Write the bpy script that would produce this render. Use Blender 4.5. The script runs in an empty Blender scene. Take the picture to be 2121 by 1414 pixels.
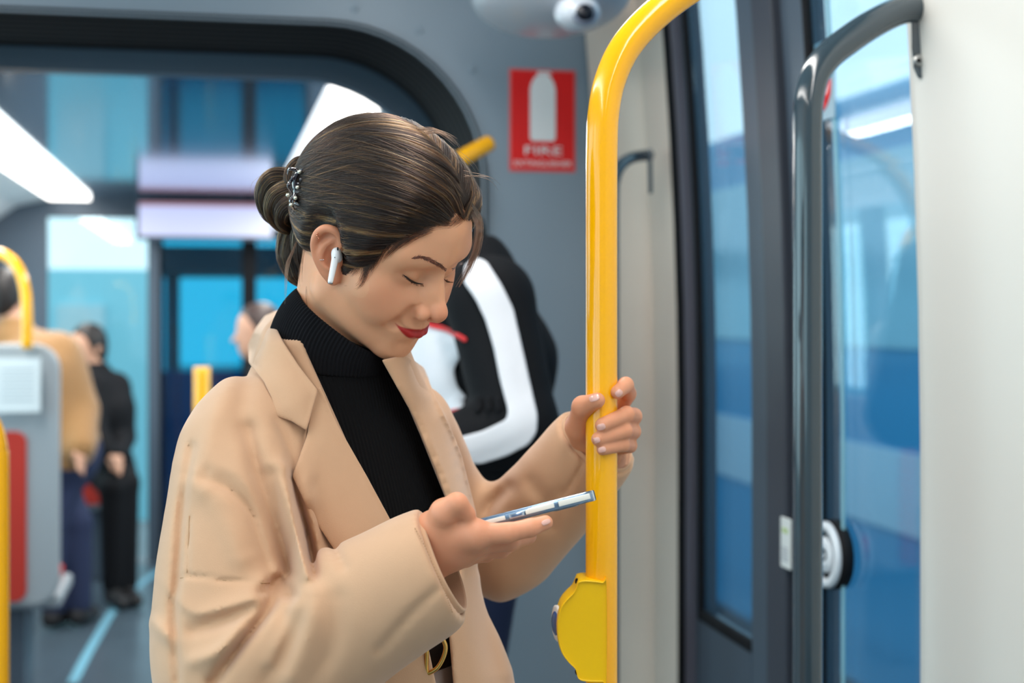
import bpy, bmesh, math, random, time
_t = time.time()
import numpy as np
from mathutils import Vector, Matrix
random.seed(7); RNG = np.random.default_rng(7)
PI = math.pi
# ------------------------------------------------------------------ camera, sky, lights, exposure
F, CX, HY = 2946.0, 1060.5, 640.0            # 50 mm lens on the 2121 px frame, optical axis, horizon row
EYE = 1.45; YAW = math.radians(11.7)
CS, SN = math.cos(YAW), math.sin(YAW)
sc = bpy.context.scene
cam = bpy.data.objects.new('camera', bpy.data.cameras.new('camera'))
sc.collection.objects.link(cam); sc.camera = cam
cam.location = (0, 0, EYE); cam.rotation_euler = (PI/2, 0, -YAW)
cam.data.sensor_width = 36; cam.data.lens = F*36/2121
cam.data.shift_y = -(707-HY)/2121
cam.data.clip_start = .05
cam.data.dof.use_dof = True; cam.data.dof.focus_distance = 1.37; cam.data.dof.aperture_fstop = 4.0
world = bpy.data.worlds.new('sky'); sc.world = world; world.use_nodes = True
bg = world.node_tree.nodes['Background']; bg.inputs[0].default_value = (.86, .94, 1.0, 1); bg.inputs[1].default_value = 1.6
sc.view_settings.view_transform = 'Standard'; sc.view_settings.look = 'None'
sc.view_settings.gamma = 1; sc.view_settings.use_curve_mapping = False; sc.view_settings.exposure = 0.0
def area(name, u, v, z, aim, sx, sy, watts, col):
    l = bpy.data.lights.new(name, 'AREA'); l.shape = 'RECTANGLE'; l.size = sx; l.size_y = sy; l.energy = watts; l.color = col
    o = bpy.data.objects.new(name, l); sc.collection.objects.link(o); o.location = (u, v, z)
    o.rotation_euler = (Vector(aim)-Vector((u, v, z))).to_track_quat('-Z', 'Y').to_euler(); return o
for v in (-1.0, 1.0, 2.4): area('daylight_window', -1.75, v, 1.5, (0, v+.4, 1.25), 1.5, 1.1, 11, (.95, .98, 1))
for u in (-.81, .38): area('lamp_strip_light', u, .9, 2.33, (u, .9, 0), .14, 3.4, 18, (1, .97, .93))
for u in (-.80, .38): area('lamp_strip_light', u, 6.0, 2.03, (u, 6, 0), .14, 4.0, 40, (1, .97, .93))
area('daylight_window', -1.6, 6.1, 1.35, (0, 6.1, 1.6), 4.2, .8, 34, (.93, .98, 1)); area('daylight_window', 1.4, 6.1, 1.35, (0, 6.1, 1.6), 4.2, .8, 24, (.93, .98, 1))
# ------------------------------------------------------------------ helpers
def c2w(P):                                   # viewer frame (x right, y away, z up) -> world (tram) frame
    P = np.asarray(P, float); o = P.copy()
    o[..., 0] = P[..., 0]*CS+P[..., 1]*SN; o[..., 1] = -P[..., 0]*SN+P[..., 1]*CS
    return o
def at(px, py, d):                            # point at a distance d along the view axis, viewer frame
    return np.array([(px-CX)/F*d, d, (HY-py)/F*d+EYE])
def topx(P):
    P = np.asarray(P, float); return np.stack([CX+F*P[..., 0]/P[..., 1], HY-F*(P[..., 2]-EYE)/P[..., 1]], -1)
def nrm(v): v = np.asarray(v, float); return v/np.linalg.norm(v)
def link(o, parent=None):
    sc.collection.objects.link(o)
    if parent is not None: o.parent = parent
    return o
def mesh_obj(name, V, Fc, m=None, parent=None, smooth=True, world=True):   # V in world coords
    V = np.asarray(V, float)
    if parent is not None and world: V = V-np.array(wloc(parent))
    me = bpy.data.meshes.new(name); Fa = Fc
    if isinstance(Fc, np.ndarray):
        n, k = Fc.shape
        me.vertices.add(len(V)); me.vertices.foreach_set('co', V.astype(np.float32).ravel())
        me.loops.add(n*k); me.loops.foreach_set('vertex_index', Fc.astype(np.int32).ravel())
        me.polygons.add(n); me.polygons.foreach_set('loop_start', (np.arange(n)*k).astype(np.int32))
        me.update(calc_edges=True)
    else:
        me.from_pydata(V.tolist(), [], [list(f) for f in Fc])
    if smooth: me.polygons.foreach_set('use_smooth', np.ones(len(me.polygons), bool))
    if m is not None: me.materials.append(m)
    me.update()
    return link(bpy.data.objects.new(name, me), parent)
def wloc(o):
    v = Vector((0, 0, 0))
    while o is not None: v += o.location; o = o.parent
    return v
def tag(o, label=None, cat=None, group=None, kind=None):
    if label: o['label'] = label
    if cat: o['category'] = cat
    if group: o['group'] = group
    if kind: o['kind'] = kind
    return o
def thing(name, label, cat, loc, group=None):
    o = bpy.data.objects.new(name, None); link(o); o.location = tuple(loc); o.empty_display_size = .05
    return tag(o, label, cat, group)
# ---- materials
M = {}
def mat(name, col, rough=.5, metal=0, spec=.5, emit=None, es=1, coat=0, sss=0, trans=0, ior=1.45, sheen=0, bump=None, var=None, alpha=1, aniso=0):
    m = bpy.data.materials.new(name); m.use_nodes = True; nt = m.node_tree; b = nt.nodes['Principled BSDF']
    b.inputs['Base Color'].default_value = (*col, 1); b.inputs['Roughness'].default_value = rough
    b.inputs['Metallic'].default_value = metal; b.inputs['Specular IOR Level'].default_value = spec
    b.inputs['IOR'].default_value = ior; b.inputs['Coat Weight'].default_value = coat; b.inputs['Coat Roughness'].default_value = .06
    b.inputs['Transmission Weight'].default_value = trans; b.inputs['Sheen Weight'].default_value = sheen
    b.inputs['Alpha'].default_value = alpha; b.inputs['Anisotropic'].default_value = aniso
    if sss:
        b.inputs['Subsurface Weight'].default_value = sss; b.inputs['Subsurface Radius'].default_value = (.012, .005, .003); b.inputs['Subsurface Scale'].default_value = 1
    if emit: b.inputs['Emission Color'].default_value = (*emit, 1); b.inputs['Emission Strength'].default_value = es
    if var:                                    # (scale, amount): gentle unevenness of colour
        n = nt.nodes.new('ShaderNodeTexNoise'); n.inputs['Scale'].default_value = var[0]; n.inputs['Detail'].default_value = 4
        tc = nt.nodes.new('ShaderNodeTexCoord'); nt.links.new(tc.outputs['Object'], n.inputs['Vector'])
        mx = nt.nodes.new('ShaderNodeMix'); mx.data_type = 'RGBA'; nt.links.new(n.outputs['Fac'], mx.inputs[0])
        a = var[1]; mx.inputs[6].default_value = (*[c*(1-a) for c in col], 1); mx.inputs[7].default_value = (*[min(1, c*(1+a)) for c in col], 1)
        nt.links.new(mx.outputs[2], b.inputs['Base Color'])
    if bump:                                   # (scale, strength, distance)
        n = nt.nodes.new('ShaderNodeTexNoise'); n.inputs['Scale'].default_value = bump[0]; n.inputs['Detail'].default_value = 3
        tc = nt.nodes.new('ShaderNodeTexCoord'); nt.links.new(tc.outputs['Object'], n.inputs['Vector'])
        bp = nt.nodes.new('ShaderNodeBump'); bp.inputs['Strength'].default_value = bump[1]; bp.inputs['Distance'].default_value = bump[2]
        nt.links.new(n.outputs['Fac'], bp.inputs['Height']); nt.links.new(bp.outputs[0], b.inputs['Normal'])
    return m
def s2l(r, g, b):                              # sRGB 0-255 -> linear
    return tuple(((c/255+.055)/1.055)**2.4 if c > 10 else c/255/12.92 for c in (r, g, b))
# ---- signed distance fields and a sparse surface-nets mesher
def ell(P, c, r, R=None):
    q = P-np.asarray(c)
    if R is not None: q = q@R
    r = np.asarray(r, float); k0 = np.sqrt(((q/r)**2).sum(-1)); k1 = np.sqrt(((q/(r*r))**2).sum(-1))+1e-9
    return k0*(k0-1)/k1
def sph(P, c, r): return np.sqrt(((P-np.asarray(c))**2).sum(-1))-r
def cap(P, a, b, ra, rb):
    a = np.asarray(a, float); b = np.asarray(b, float); ab = b-a; pa = P-a
    t = np.clip((pa@ab)/(ab@ab), 0, 1); return np.sqrt(((pa-t[..., None]*ab)**2).sum(-1))-(ra+(rb-ra)*t)
def smin(a, b, k):
    h = np.clip(.5+.5*(b-a)/k, 0, 1); return b+(a-b)*h-k*h*(1-h)
def smax(a, b, k): return -smin(-a, -b, k)
def chain(P, pts, rad, k=.004):
    d = None
    for i in range(len(pts)-1):
        e = cap(P, pts[i], pts[i+1], rad[i], rad[i+1]); d = e if d is None else smin(d, e, k)
    return d
def spl(pts, n=6):                              # Catmull-Rom through the given points (any width)
    p = np.asarray(pts, float); p = np.vstack([2*p[0]-p[1], p, 2*p[-1]-p[-2]]); o = []
    for i in range(1, len(p)-2):
        for t in np.arange(n)/n:
            o.append(.5*(2*p[i]+(p[i+1]-p[i-1])*t+(2*p[i-1]-5*p[i]+4*p[i+1]-p[i+2])*t*t+(3*p[i]-p[i-1]-3*p[i+1]+p[i+2])*t**3))
    o.append(p[-2]); return np.array(o)
def schain(P, pts, k=.003, n=4):               # pts rows: x y z radius
    s = spl(pts, n); return chain(P, s[:, :3], s[:, 3], k)
def nets(fn, lo, hi, h, B=8, slack=1.7):
    lo = np.asarray(lo, float); hi = np.asarray(hi, float)
    nb = np.ceil((hi-lo)/(h*B)).astype(int)
    I = np.stack(np.meshgrid(*[np.arange(n) for n in nb], indexing='ij'), -1).reshape(-1, 3)
    # two-level culling
    c = lo+(I+.5)*B*h; d = np.empty(len(c))
    for s in range(0, len(c), 200000): d[s:s+200000] = fn(c[s:s+200000])
    I = I[np.abs(d) < slack*.87*B*h]
    g = np.stack(np.meshgrid(*[np.arange(B+1)]*3, indexing='ij'), -1).reshape(-1, 3)
    N = nb*B+2; keyf = lambda ijk: (ijk[..., 0]*N[1]+ijk[..., 1])*N[2]+ijk[..., 2]
    cells = []; verts = []; quads = []; CH = 400
    corn = np.array([[0,0,0],[1,0,0],[0,1,0],[1,1,0],[0,0,1],[1,0,1],[0,1,1],[1,1,1]])
    E = [(0,1),(2,3),(4,5),(6,7),(0,2),(1,3),(4,6),(5,7),(0,4),(1,5),(2,6),(3,7)]
    for s in range(0, len(I), CH):
        blk = I[s:s+CH]; G = blk[:, None, :]*B+g[None]
        val = fn((lo+G*h).reshape(-1, 3)).reshape(len(blk), B+1, B+1, B+1)
        sg = val < 0
        cv = np.stack([val[:, a:a+B, b:b+B, c_:c_+B] for a, b, c_ in corn], -1)
        cs_ = cv < 0; act = cs_.any(-1) & ~cs_.all(-1)
        w = np.argwhere(act)
        if not len(w): continue
        v8 = cv[act]; num = np.zeros((len(w), 3)); cnt = np.zeros(len(w))
        for a, b in E:
            x = (v8[:, a] < 0) != (v8[:, b] < 0); t = np.where(x, v8[:, a]/np.where(x, v8[:, a]-v8[:, b], 1), 0)
            p = corn[a]+(corn[b]-corn[a])*t[:, None]; num += p*x[:, None]; cnt += x
        ijk = blk[w[:, 0]]*B+w[:, 1:]
        cells.append(keyf(ijk)); verts.append(lo+(ijk+num/cnt[:, None])*h)
        for ax in range(3):
            sl0 = [slice(None)]+[slice(0, B)]*3; sl1 = list(sl0); sl1[ax+1] = slice(1, B+1)
            a = sg[tuple(sl0)]; b = sg[tuple(sl1)]; ed = np.argwhere(a != b)
            if not len(ed): continue
            q = blk[ed[:, 0]]*B+ed[:, 1:]; fl = a[a != b]
            u, v = (ax+1) % 3, (ax+2) % 3; eu = np.eye(3, dtype=int)[u]; ev = np.eye(3, dtype=int)[v]
            k4 = np.stack([keyf(q-eu-ev), keyf(q-ev), keyf(q), keyf(q-eu)], -1)
            k4[~fl] = k4[~fl][:, ::-1]; ok = (q[:, u] > 0) & (q[:, v] > 0); quads.append(k4[ok])
    ck = np.concatenate(cells); V = np.concatenate(verts); Q = np.concatenate(quads)
    o = np.argsort(ck); ck = ck[o]; V = V[o]
    ix = np.searchsorted(ck, Q); ix = np.clip(ix, 0, len(ck)-1); ok = (ck[ix] == Q).all(-1)
    return V, ix[ok]
def relax(V, Q, n=2, lam=.5):
    e = np.concatenate([Q[:, [0,1]], Q[:, [1,2]], Q[:, [2,3]], Q[:, [3,0]]]) if Q.shape[1] == 4 else np.concatenate([Q[:, [0,1]], Q[:, [1,2]], Q[:, [2,0]]])
    e = np.concatenate([e, e[:, ::-1]]); cnt = np.bincount(e[:, 0], minlength=len(V))[:, None]+1e-9
    for _ in range(n):
        A = np.stack([np.bincount(e[:, 0], V[e[:, 1], k], minlength=len(V)) for k in range(3)], -1)/cnt
        V = V+(A-V)*lam
    return V
# ------------------------------------------------------------------ the tram (world frame: u across to the right, v ahead, z up)
def wu(px, py, U):                             # point of the plane u = U seen at a pixel
    r = c2w(np.array([(px-CX)/F, 1, (HY-py)/F])); t = U/r[0]; return r*t+np.array([0, 0, EYE])
def wv(px, py, Vv): r = c2w(np.array([(px-CX)/F, 1, (HY-py)/F])); return r*(Vv/r[1])+np.array([0, 0, EYE])
def box(name, a, b, m, parent=None, bev=0., kind=None):
    a, b = np.minimum(np.array(a, float), np.array(b, float)), np.maximum(np.array(a, float), np.array(b, float))
    V = np.array([(x, y, z) for x in (a[0], b[0]) for y in (a[1], b[1]) for z in (a[2], b[2])])
    Fc = [(0, 1, 3, 2), (4, 6, 7, 5), (0, 4, 5, 1), (2, 3, 7, 6), (0, 2, 6, 4), (1, 5, 7, 3)]
    o = mesh_obj(name, V, Fc, m, parent, smooth=False)
    if bev: md = o.modifiers.new('bevel', 'BEVEL'); md.width = bev; md.segments = 3; md.limit_method = 'ANGLE'
    if kind: o['kind'] = kind
    return o
def extrude(name, poly, axis, t0, t1, m, parent=None, bev=0., kind=None):      # planar outline (2-D) pushed along an axis
    p = np.asarray(poly, float); n = len(p); i = [k for k in range(3) if k != axis]; V = np.zeros((2*n, 3)); V[:n, i] = p; V[n:, i] = p; V[:n, axis] = t0; V[n:, axis] = t1
    Fc = [tuple(range(n)), tuple(range(2*n-1, n-1, -1))]+[(j, n+j, n+(j+1) % n, (j+1) % n) for j in range(n)]
    o = mesh_obj(name, V, Fc, m, parent, smooth=False); bm = bmesh.new(); bm.from_mesh(o.data); bmesh.ops.recalc_face_normals(bm, faces=bm.faces); bm.to_mesh(o.data); bm.free()
    if bev: md = o.modifiers.new('bevel', 'BEVEL'); md.width = bev; md.segments = 3; md.limit_method = 'ANGLE'; md.angle_limit = math.radians(50)
    if kind: o['kind'] = kind
    return o
def pipe(name, path, rad, m, parent=None, k=24, flat=1., closed=False, up=(0, 1., 0)):    # path in world coordinates
    g = np.asarray(path, float); t = np.gradient(g, axis=0); t /= np.linalg.norm(t, axis=1)[:, None]+1e-12
    a = np.cross(t[0], up); a = a/np.linalg.norm(a) if np.linalg.norm(a) > .05 else nrm(np.cross(t[0], (1., 0, 0))); A = []
    for i in range(len(g)): a = a-t[i]*(a@t[i]); a /= np.linalg.norm(a); A.append(a)
    A = np.array(A); B = np.cross(t, A); an = np.linspace(0, 2*PI, k, endpoint=False)
    V = (g[:, None]+(A[:, None]*np.cos(an)[None, :, None]+B[:, None]*np.sin(an)[None, :, None]*flat)*rad).reshape(-1, 3); n = len(g)
    Fc = [(i*k+j, i*k+(j+1) % k, (i+1)*k+(j+1) % k, (i+1)*k+j) for i in range(n-1) for j in range(k)]+[tuple(range(k))[::-1], tuple((n-1)*k+j for j in range(k))]
    o = mesh_obj(name, V, Fc, m, parent); o.data.polygons[-1].use_smooth = False; o.data.polygons[-2].use_smooth = False; return o
def curve3(pts, n=8): return spl(pts, n)
def glass(name, tint, rough=.0, refl=1.0):     # a thin pane: lets light straight through, mirrors at a slant
    m = bpy.data.materials.new(name); m.use_nodes = True; nt = m.node_tree; nt.nodes.clear(); out = nt.nodes.new('ShaderNodeOutputMaterial')
    t = nt.nodes.new('ShaderNodeBsdfTransparent'); t.inputs[0].default_value = (*tint, 1); g = nt.nodes.new('ShaderNodeBsdfGlossy'); g.inputs['Roughness'].default_value = rough
    f = nt.nodes.new('ShaderNodeLayerWeight'); f.inputs[0].default_value = .5; pw_ = nt.nodes.new('ShaderNodeMath'); pw_.operation = 'POWER'; pw_.inputs[1].default_value = 4.5
    mu = nt.nodes.new('ShaderNodeMath'); mu.operation = 'MULTIPLY_ADD'; mu.inputs[1].default_value = .95*refl; mu.inputs[2].default_value = .045*refl; mu.use_clamp = True
    nt.links.new(f.outputs['Facing'], pw_.inputs[0]); nt.links.new(pw_.outputs[0], mu.inputs[0])
    x = nt.nodes.new('ShaderNodeMixShader'); nt.links.new(mu.outputs[0], x.inputs[0]); nt.links.new(t.outputs[0], x.inputs[1]); nt.links.new(g.outputs[0], x.inputs[2]); nt.links.new(x.outputs[0], out.inputs[0]); return m
def glow(name, col, st): return mat(name, (0.3, 0.3, 0.3), .4, emit=col, es=st)
M.update(grey=mat('grey_panel', s2l(130, 146, 160), .42, var=(3, .05), bump=(500, .06, .0004)), dgrey=mat('dark_grey_frame', s2l(72, 84, 97), .35), rubber=mat('black_rubber', s2l(14, 14, 18), .7, spec=.25),
         cream=mat('warm_white_panel', s2l(216, 202, 188), .4, var=(2, .03)), white=mat('white_panel', s2l(226, 222, 215), .35, var=(2, .015)), yellow=mat('yellow_paint', s2l(255, 182, 0), .16, coat=.4),
         ceil=mat('ceiling_panel', s2l(196, 204, 210), .35), ceilg=mat('polished_ceiling', s2l(150, 182, 204), .10, metal=.9), floor=mat('speckled_floor', s2l(74, 88, 98), .28, var=(8, .25), bump=(300, .15, .001)),
         line=mat('pale_blue_line', s2l(120, 176, 196), .4), lamp=glow('lamp_strip', (1, .97, .92), 4.2), red=mat('red_upholstery', s2l(176, 46, 34), .8), shell=mat('grey_seat_shell', s2l(150, 158, 164), .45),
         rail=mat('grey_handrail_paint', s2l(46, 62, 72), .14, coat=1), screw=mat('steel_screw', s2l(170, 170, 168), .3, metal=.9),
         gdoor=glass('blue_door_glass', (.74, .90, .97), .0, 1.0), gblue=glass('deep_blue_glass', (.13, .58, .74), .02), gclear=glass('clear_glass', (.80, .95, .98), .0))
# -- floor, ceilings, portal wall
box('floor', (-1.6, -2.5, -.06), (1.3, 8.5, 0), M['floor'], kind='structure')
fl = [wv(142, 1414, 0.001)]
V = []
for (px, py) in ((150, 1414), (195, 1330), (250, 1245), (330, 1180)):
    r = c2w(np.array([(px-CX)/F, 1, (HY-py)/F])); t = -EYE/r[2]; V.append(r*t+np.array([0, 0, EYE]))
V = spl(V, 6); n = len(V); W_ = np.concatenate([V+[-.02, 0, .002], V+[.02, 0, .002], V+[-.02, 0, -.01], V+[.02, 0, -.01]]); Fc = []
for i in range(n-1): Fc += [(i, n+i, n+i+1, i+1), (2*n+i, 2*n+i+1, 3*n+i+1, 3*n+i), (i, i+1, 2*n+i+1, 2*n+i), (n+i, 3*n+i, 3*n+i+1, n+i+1)]
mesh_obj('trim_1', W_, Fc, M['line'], None, False)['kind'] = 'structure'
VP = 3.25; ZC = 2.40
def arch(u0, u1, z1, r, n=14):
    p = [(u0, -.02)]+[(u0, z1-r)]
    p += [(u0+r-r*math.cos(a), z1-r+r*math.sin(a)) for a in np.linspace(0, PI/2, n)[1:]]
    p += [(u1-r+r*math.sin(a), z1-r+r*math.cos(a)) for a in np.linspace(0, PI/2, n)]
    return p+[(u1, -.02)]
op = arch(-1.03, .605, 2.098, .36)
outl = [(-1.55, -.02), (-1.55, ZC), (1.02, ZC), (1.02, -.02)]
extrude('wall_front', outl[:3]+[outl[3]]+op[::-1], 1, VP, VP+.012, M['grey'], kind='structure')
def loft(name, prof, vs, off, m, kind=None, parent=None):      # the opening's outline swept back
    V = []; c = np.array([-.21, 1.0]); k = len(prof); P = np.array(prof)
    t = np.gradient(P, axis=0); nn = np.stack([-t[:, 1], t[:, 0]], -1); nn /= np.linalg.norm(nn, axis=1)[:, None]
    for v, o in zip(vs, off): q = P+nn*o; V.append(np.c_[q[:, 0], np.full(k, v), q[:, 1]])
    V = np.concatenate(V); Fc = [(i*k+j, i*k+j+1, (i+1)*k+j+1, (i+1)*k+j) for i in range(len(vs)-1) for j in range(k-1)]
    o = mesh_obj(name, V, Fc, m, parent); 
    if kind: o['kind'] = kind
    return o
nb = 41; vs = np.linspace(VP-.012, 3.70, nb); loft('trim_2', op, vs, .003+.005*np.cos(np.arange(nb)*PI/2.5), M['rubber'], 'structure')
op2 = arch(-.99, .565, 2.045, .35)
extrude('trim_3', arch(-1.12, .70, 2.16, .42)+op2[::-1], 1, 3.70, 3.76, mat('blue_grey_frame', s2l(78, 98, 116), .4), kind='structure')
for k_, (px, py) in enumerate(((735, 17), (868, 62), (978, 142))):
    p = wv(px, py, VP); v, f = (lambda q: q)((None, None)); bm = bmesh.new(); bmesh.ops.create_uvsphere(bm, u_segments=14, v_segments=8, radius=1); V = np.array([w.co[:] for w in bm.verts])*[.010, .003, .010]+p; Fc = [tuple(w.index for w in f_.verts) for f_ in bm.faces]; bm.free()
    mesh_obj('screw_cap', V, Fc, M['grey'], bpy.data.objects['wall_front'])
# near car
box('ceiling', (-1.5, -2.5, ZC), (1.02, VP, ZC+.05), M['ceil'], kind='structure')
for u0, u1 in ((-.90, -.72), (.30, .46)):
    l = thing('ceiling_light', 'long white light strip on the ceiling of the near car, %s' % ('window side' if u0 < 0 else 'door side'), 'light', ((u0+u1)/2, .6, ZC)); box('diffuser', (u0, -2.3, ZC-.03), (u1, 3.0, ZC-.001), M['lamp'], l, .006)
# next car
V2, V3 = 3.76, 8.40; Z2 = 2.08
box('ceiling_2' if 0 else 'ceiling', (-.70, V2, Z2), (.30, V3, Z2+.04), M['ceilg'], kind='structure')
for u0, u1 in ((-1.30, -.90), (.46, 1.15)): box('ceiling', (u0, V2, Z2-.01), (u1, V3, Z2+.04), M['ceil'], kind='structure')
for u0, u1, sk, s_, mm in ((-.92, -.70, 0, 'left hand strip of the next car', M['lamp']), (.30, .46, .20, 'wide strip above her hair', M['lamp']), (.55, .78, .20, 'glow put into the plain side cove beside the arch', glow('glowing_cove', (1, .98, .95), 1.3))):  # third is the white side cove, no lamp: its brightness is emission
    l = thing('ceiling_light', 'bright ceiling light beyond the arch, %s' % s_, 'light', ((u0+u1)/2, 6, Z2)); v0, v1 = V2+.02, V3-.1
    V = [(u0+k*sk, v, z) for z in (Z2-.02, Z2+.012) for v, k in ((v0, 0), (v1, 1))]+[(u1+k*sk, v, z) for z in (Z2-.02, Z2+.012) for v, k in ((v0, 0), (v1, 1))]
    mesh_obj('diffuser', V, [(0, 1, 5, 4), (2, 6, 7, 3), (0, 2, 3, 1), (4, 5, 7, 6), (0, 4, 6, 2), (1, 3, 7, 5)], mm, l, False)
for u0, u1, nm in ((-1.30, -.94, 'trim_11'), (1.12, .80, 'trim_12')):
    a_ = [(u1, Z2-.012), (u1+(u0-u1)*.45, Z2-.05), (u1+(u0-u1)*.8, Z2-.14), (u0, Z2-.27), (u0+.02*np.sign(u0), Z2-.27), (u0+.02*np.sign(u0), Z2+.02), (u1, Z2+.02)]
    extrude(nm, a_, 1, V2, V3, mat('white_cove', s2l(226, 230, 232), .4), kind='structure')
box('wall_left', (-1.34, V2, 0), (-1.28, V3, .95), M['ceil'], kind='structure'); box('wall_left', (-1.34, V2, 1.80), (-1.28, V3, Z2), M['ceil'], kind='structure')
for v0 in (V2, 5.2, 6.7, 8.2): box('trim_4', (-1.35, v0, .95), (-1.27, v0+.14, 1.80), M['dgrey'], kind='structure')
for i, v0 in enumerate((V2+.14, 5.34, 6.84)): box('window_%d' % (i+1), (-1.315, v0, .95), (-1.305, v0+1.3, 1.80), M['gclear'], kind='structure')
box('wall_right', (1.10, V2, 0), (1.16, V3, .95), M['ceil'], kind='structure'); box('wall_right', (1.10, V2, 1.80), (1.16, V3, Z2), M['ceil'], kind='structure')
for i, v0 in enumerate((V2, 5.9)): box('window_%d' % (i+4), (1.125, v0, .95), (1.135, v0+1.9, 1.80), M['gclear'], kind='structure')
# far end: bright window, posts and two blue doors
def uat(px): return wv(px, 640, V3)[0]
def zat(py): return wv(300, py, V3)[2]
box('wall_back' if 0 else 'wall_far', (-1.34, V3, 0), (uat(98), V3+.05, Z2), M['dgrey'], kind='structure'); box('window_6', (uat(98), V3+.02, 0.02), (uat(306), V3+.03, zat(452)), M['gclear'], kind='structure')
box('trim_5', (uat(98), V3, zat(452)), (uat(640), V3+.05, Z2), M['dgrey'], kind='structure'); box('trim_6', (uat(306), V3-.02, 0), (uat(330), V3+.05, zat(452)), M['dgrey'], kind='structure')
for i, (a, b_) in enumerate(((330, 508), (524, 640))):
    d_ = bpy.data.objects.new('door_%d' % (i+1), None); link(d_); d_.location = (uat(a), V3, 0); d_['kind'] = 'structure'
    box('glass', (uat(a)+.015, V3+.02, .10), (uat(b_)-.015, V3+.03, zat(492)), M['gblue'], d_)
    for q in ((a, a+7, 0, 2), (b_-7, b_, 0, 2)): box('stile', (uat(q[0]), V3, 0), (uat(q[1]), V3+.05, zat(480)), M['rubber'], d_)
    box('rail', (uat(a), V3, 0), (uat(b_), V3+.05, .10), M['rubber'], d_); box('rail', (uat(a), V3, zat(492)), (uat(b_), V3+.05, zat(470)), M['rubber'], d_)
box('trim_7', (uat(508), V3-.01, 0), (uat(524), V3+.06, Z2), M['rubber'], kind='structure'); box('wall_far', (uat(640), V3, 0), (1.16, V3+.05, Z2), M['dgrey'], kind='structure')
bh = thing('display_panel', 'long lilac information display with a red line above the blue doors', 'display', wv(425, 455, 8.2)); a = wv(288, 488, 8.2); b_ = wv(562, 430, 8.2)
box('housing', (a[0]-.02, 8.2, a[2]-.02), (b_[0]+.02, 8.28, Z2-.02), M['dgrey'], bh, .004); box('screen', (a[0], 8.188, a[2]), (b_[0], 8.2, b_[2]), glow('lilac_screen', (.52, .54, .90), .85), bh); box('red_line', (a[0], 8.186, b_[2]), (b_[0], 8.2, b_[2]+.022), glow('red_line', (.5, .05, .12), .5), bh)
# -- outside
box('floor' if 0 else 'ground', (-30, -20, -.9), (30, 60, -.85), mat('asphalt', s2l(150, 152, 155), .9, var=(1, .1)), kind='structure')
ob = thing('building', 'pale teal glass building outside the far bright window', 'building', (-1.6, 16, 0)); tealm = mat('teal_cladding', s2l(160, 226, 238), .4); 
box('facade', (-6.0, 16, -.9), (-.60, 20, 1.88), tealm, ob)
for k_ in range(6): box('window', (-5.6+k_*.78, 15.95, .5), (-5.1+k_*.78, 16.0, 1.5), mat('pale_window', s2l(196, 226, 232), .2), ob)
ob = thing('barrier', 'dark blue platform barrier outside the blue doors', 'barrier', (0.2, 11, 0)); box('panel', (-.50, 11, -.85), (2.9, 11.1, .98), mat('navy_panel', s2l(30, 60, 110), .5), ob); 
for k_ in range(3): box('post', (-.48+k_*1.1, 10.92, -.85), (-.40+k_*1.1, 11.0, 1.02), M['dgrey'], ob)
ob = thing('canopy', 'dark platform canopy seen high through the blue doors', 'canopy', (0.5, 12, 0)); box('roof', (-.52, 11.5, 1.75), (2.6, 14, 1.95), mat('canopy_dark', s2l(26, 40, 54), .6), ob); 
for k_ in (-.45, 2.3): box('pillar', (k_, 13, -.85), (k_+.12, 13.12, 1.75), M['dgrey'], ob)
ob = thing('tram', 'blue tram standing outside beyond the right hand doors', 'tram', (3.3, 4, -.3)); bl = mat('tram_blue', s2l(66, 146, 190), .35, coat=.3); tw = mat('tram_window', s2l(150, 196, 214), .15)
box('body', (3.3, -2, -.55), (5.6, 14, 2.6), bl, ob, .05); box('skirt', (3.34, -1.9, -.85), (5.5, 13.9, -.5), M['dgrey'], ob)
for k_ in range(8):
    w = box('window', (3.285, -1.7+k_*1.95, 1.25), (3.31, -.1+k_*1.95, 2.25), tw, ob, .01); box('seal', (3.280, -1.75+k_*1.95, 1.20), (3.30, -1.72+k_*1.95, 2.30), M['rubber'], w)
box('stripe', (3.285, -2, .35), (3.31, 14, .75), mat('tram_stripe', s2l(164, 196, 216), .3), ob)
# -- right hand wall, beginning at the portal
U = .95; G = 1.003
def bulge(z): return -.035*np.clip((z-1.2)/.85, 0, 1.3)**2
def vpost(name, v0, v1, u0, u1, m, parent=None, kind=None, z0=0., z1=2.36, n=14):     # upright following the wall's curve
    zs = np.linspace(z0, z1, n); V = []
    for z in zs: b = bulge(z); V += [(u0+b, v0, z), (u0+b, v1, z), (u1+b, v1, z), (u1+b, v0, z)]
    Fc = [(i*4+j, i*4+(j+1) % 4, (i+1)*4+(j+1) % 4, (i+1)*4+j) for i in range(n-1) for j in range(4)]+[(0, 1, 2, 3)[::-1], tuple((n-1)*4+j for j in range(4))]
    o = mesh_obj(name, V, Fc, m, parent, False); md = o.modifiers.new('bevel', 'BEVEL'); md.width = .004; md.segments = 2; md.limit_method = 'ANGLE'
    if kind: o['kind'] = kind
    return o
def vp(px, u): r = c2w(np.array([(px-CX)/F, 1, 0])); return r[1]*u/r[0]
vpost('wall_right', vp(1404, .955), VP, .955, 1.012, M['cream'], None, 'structure')
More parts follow.
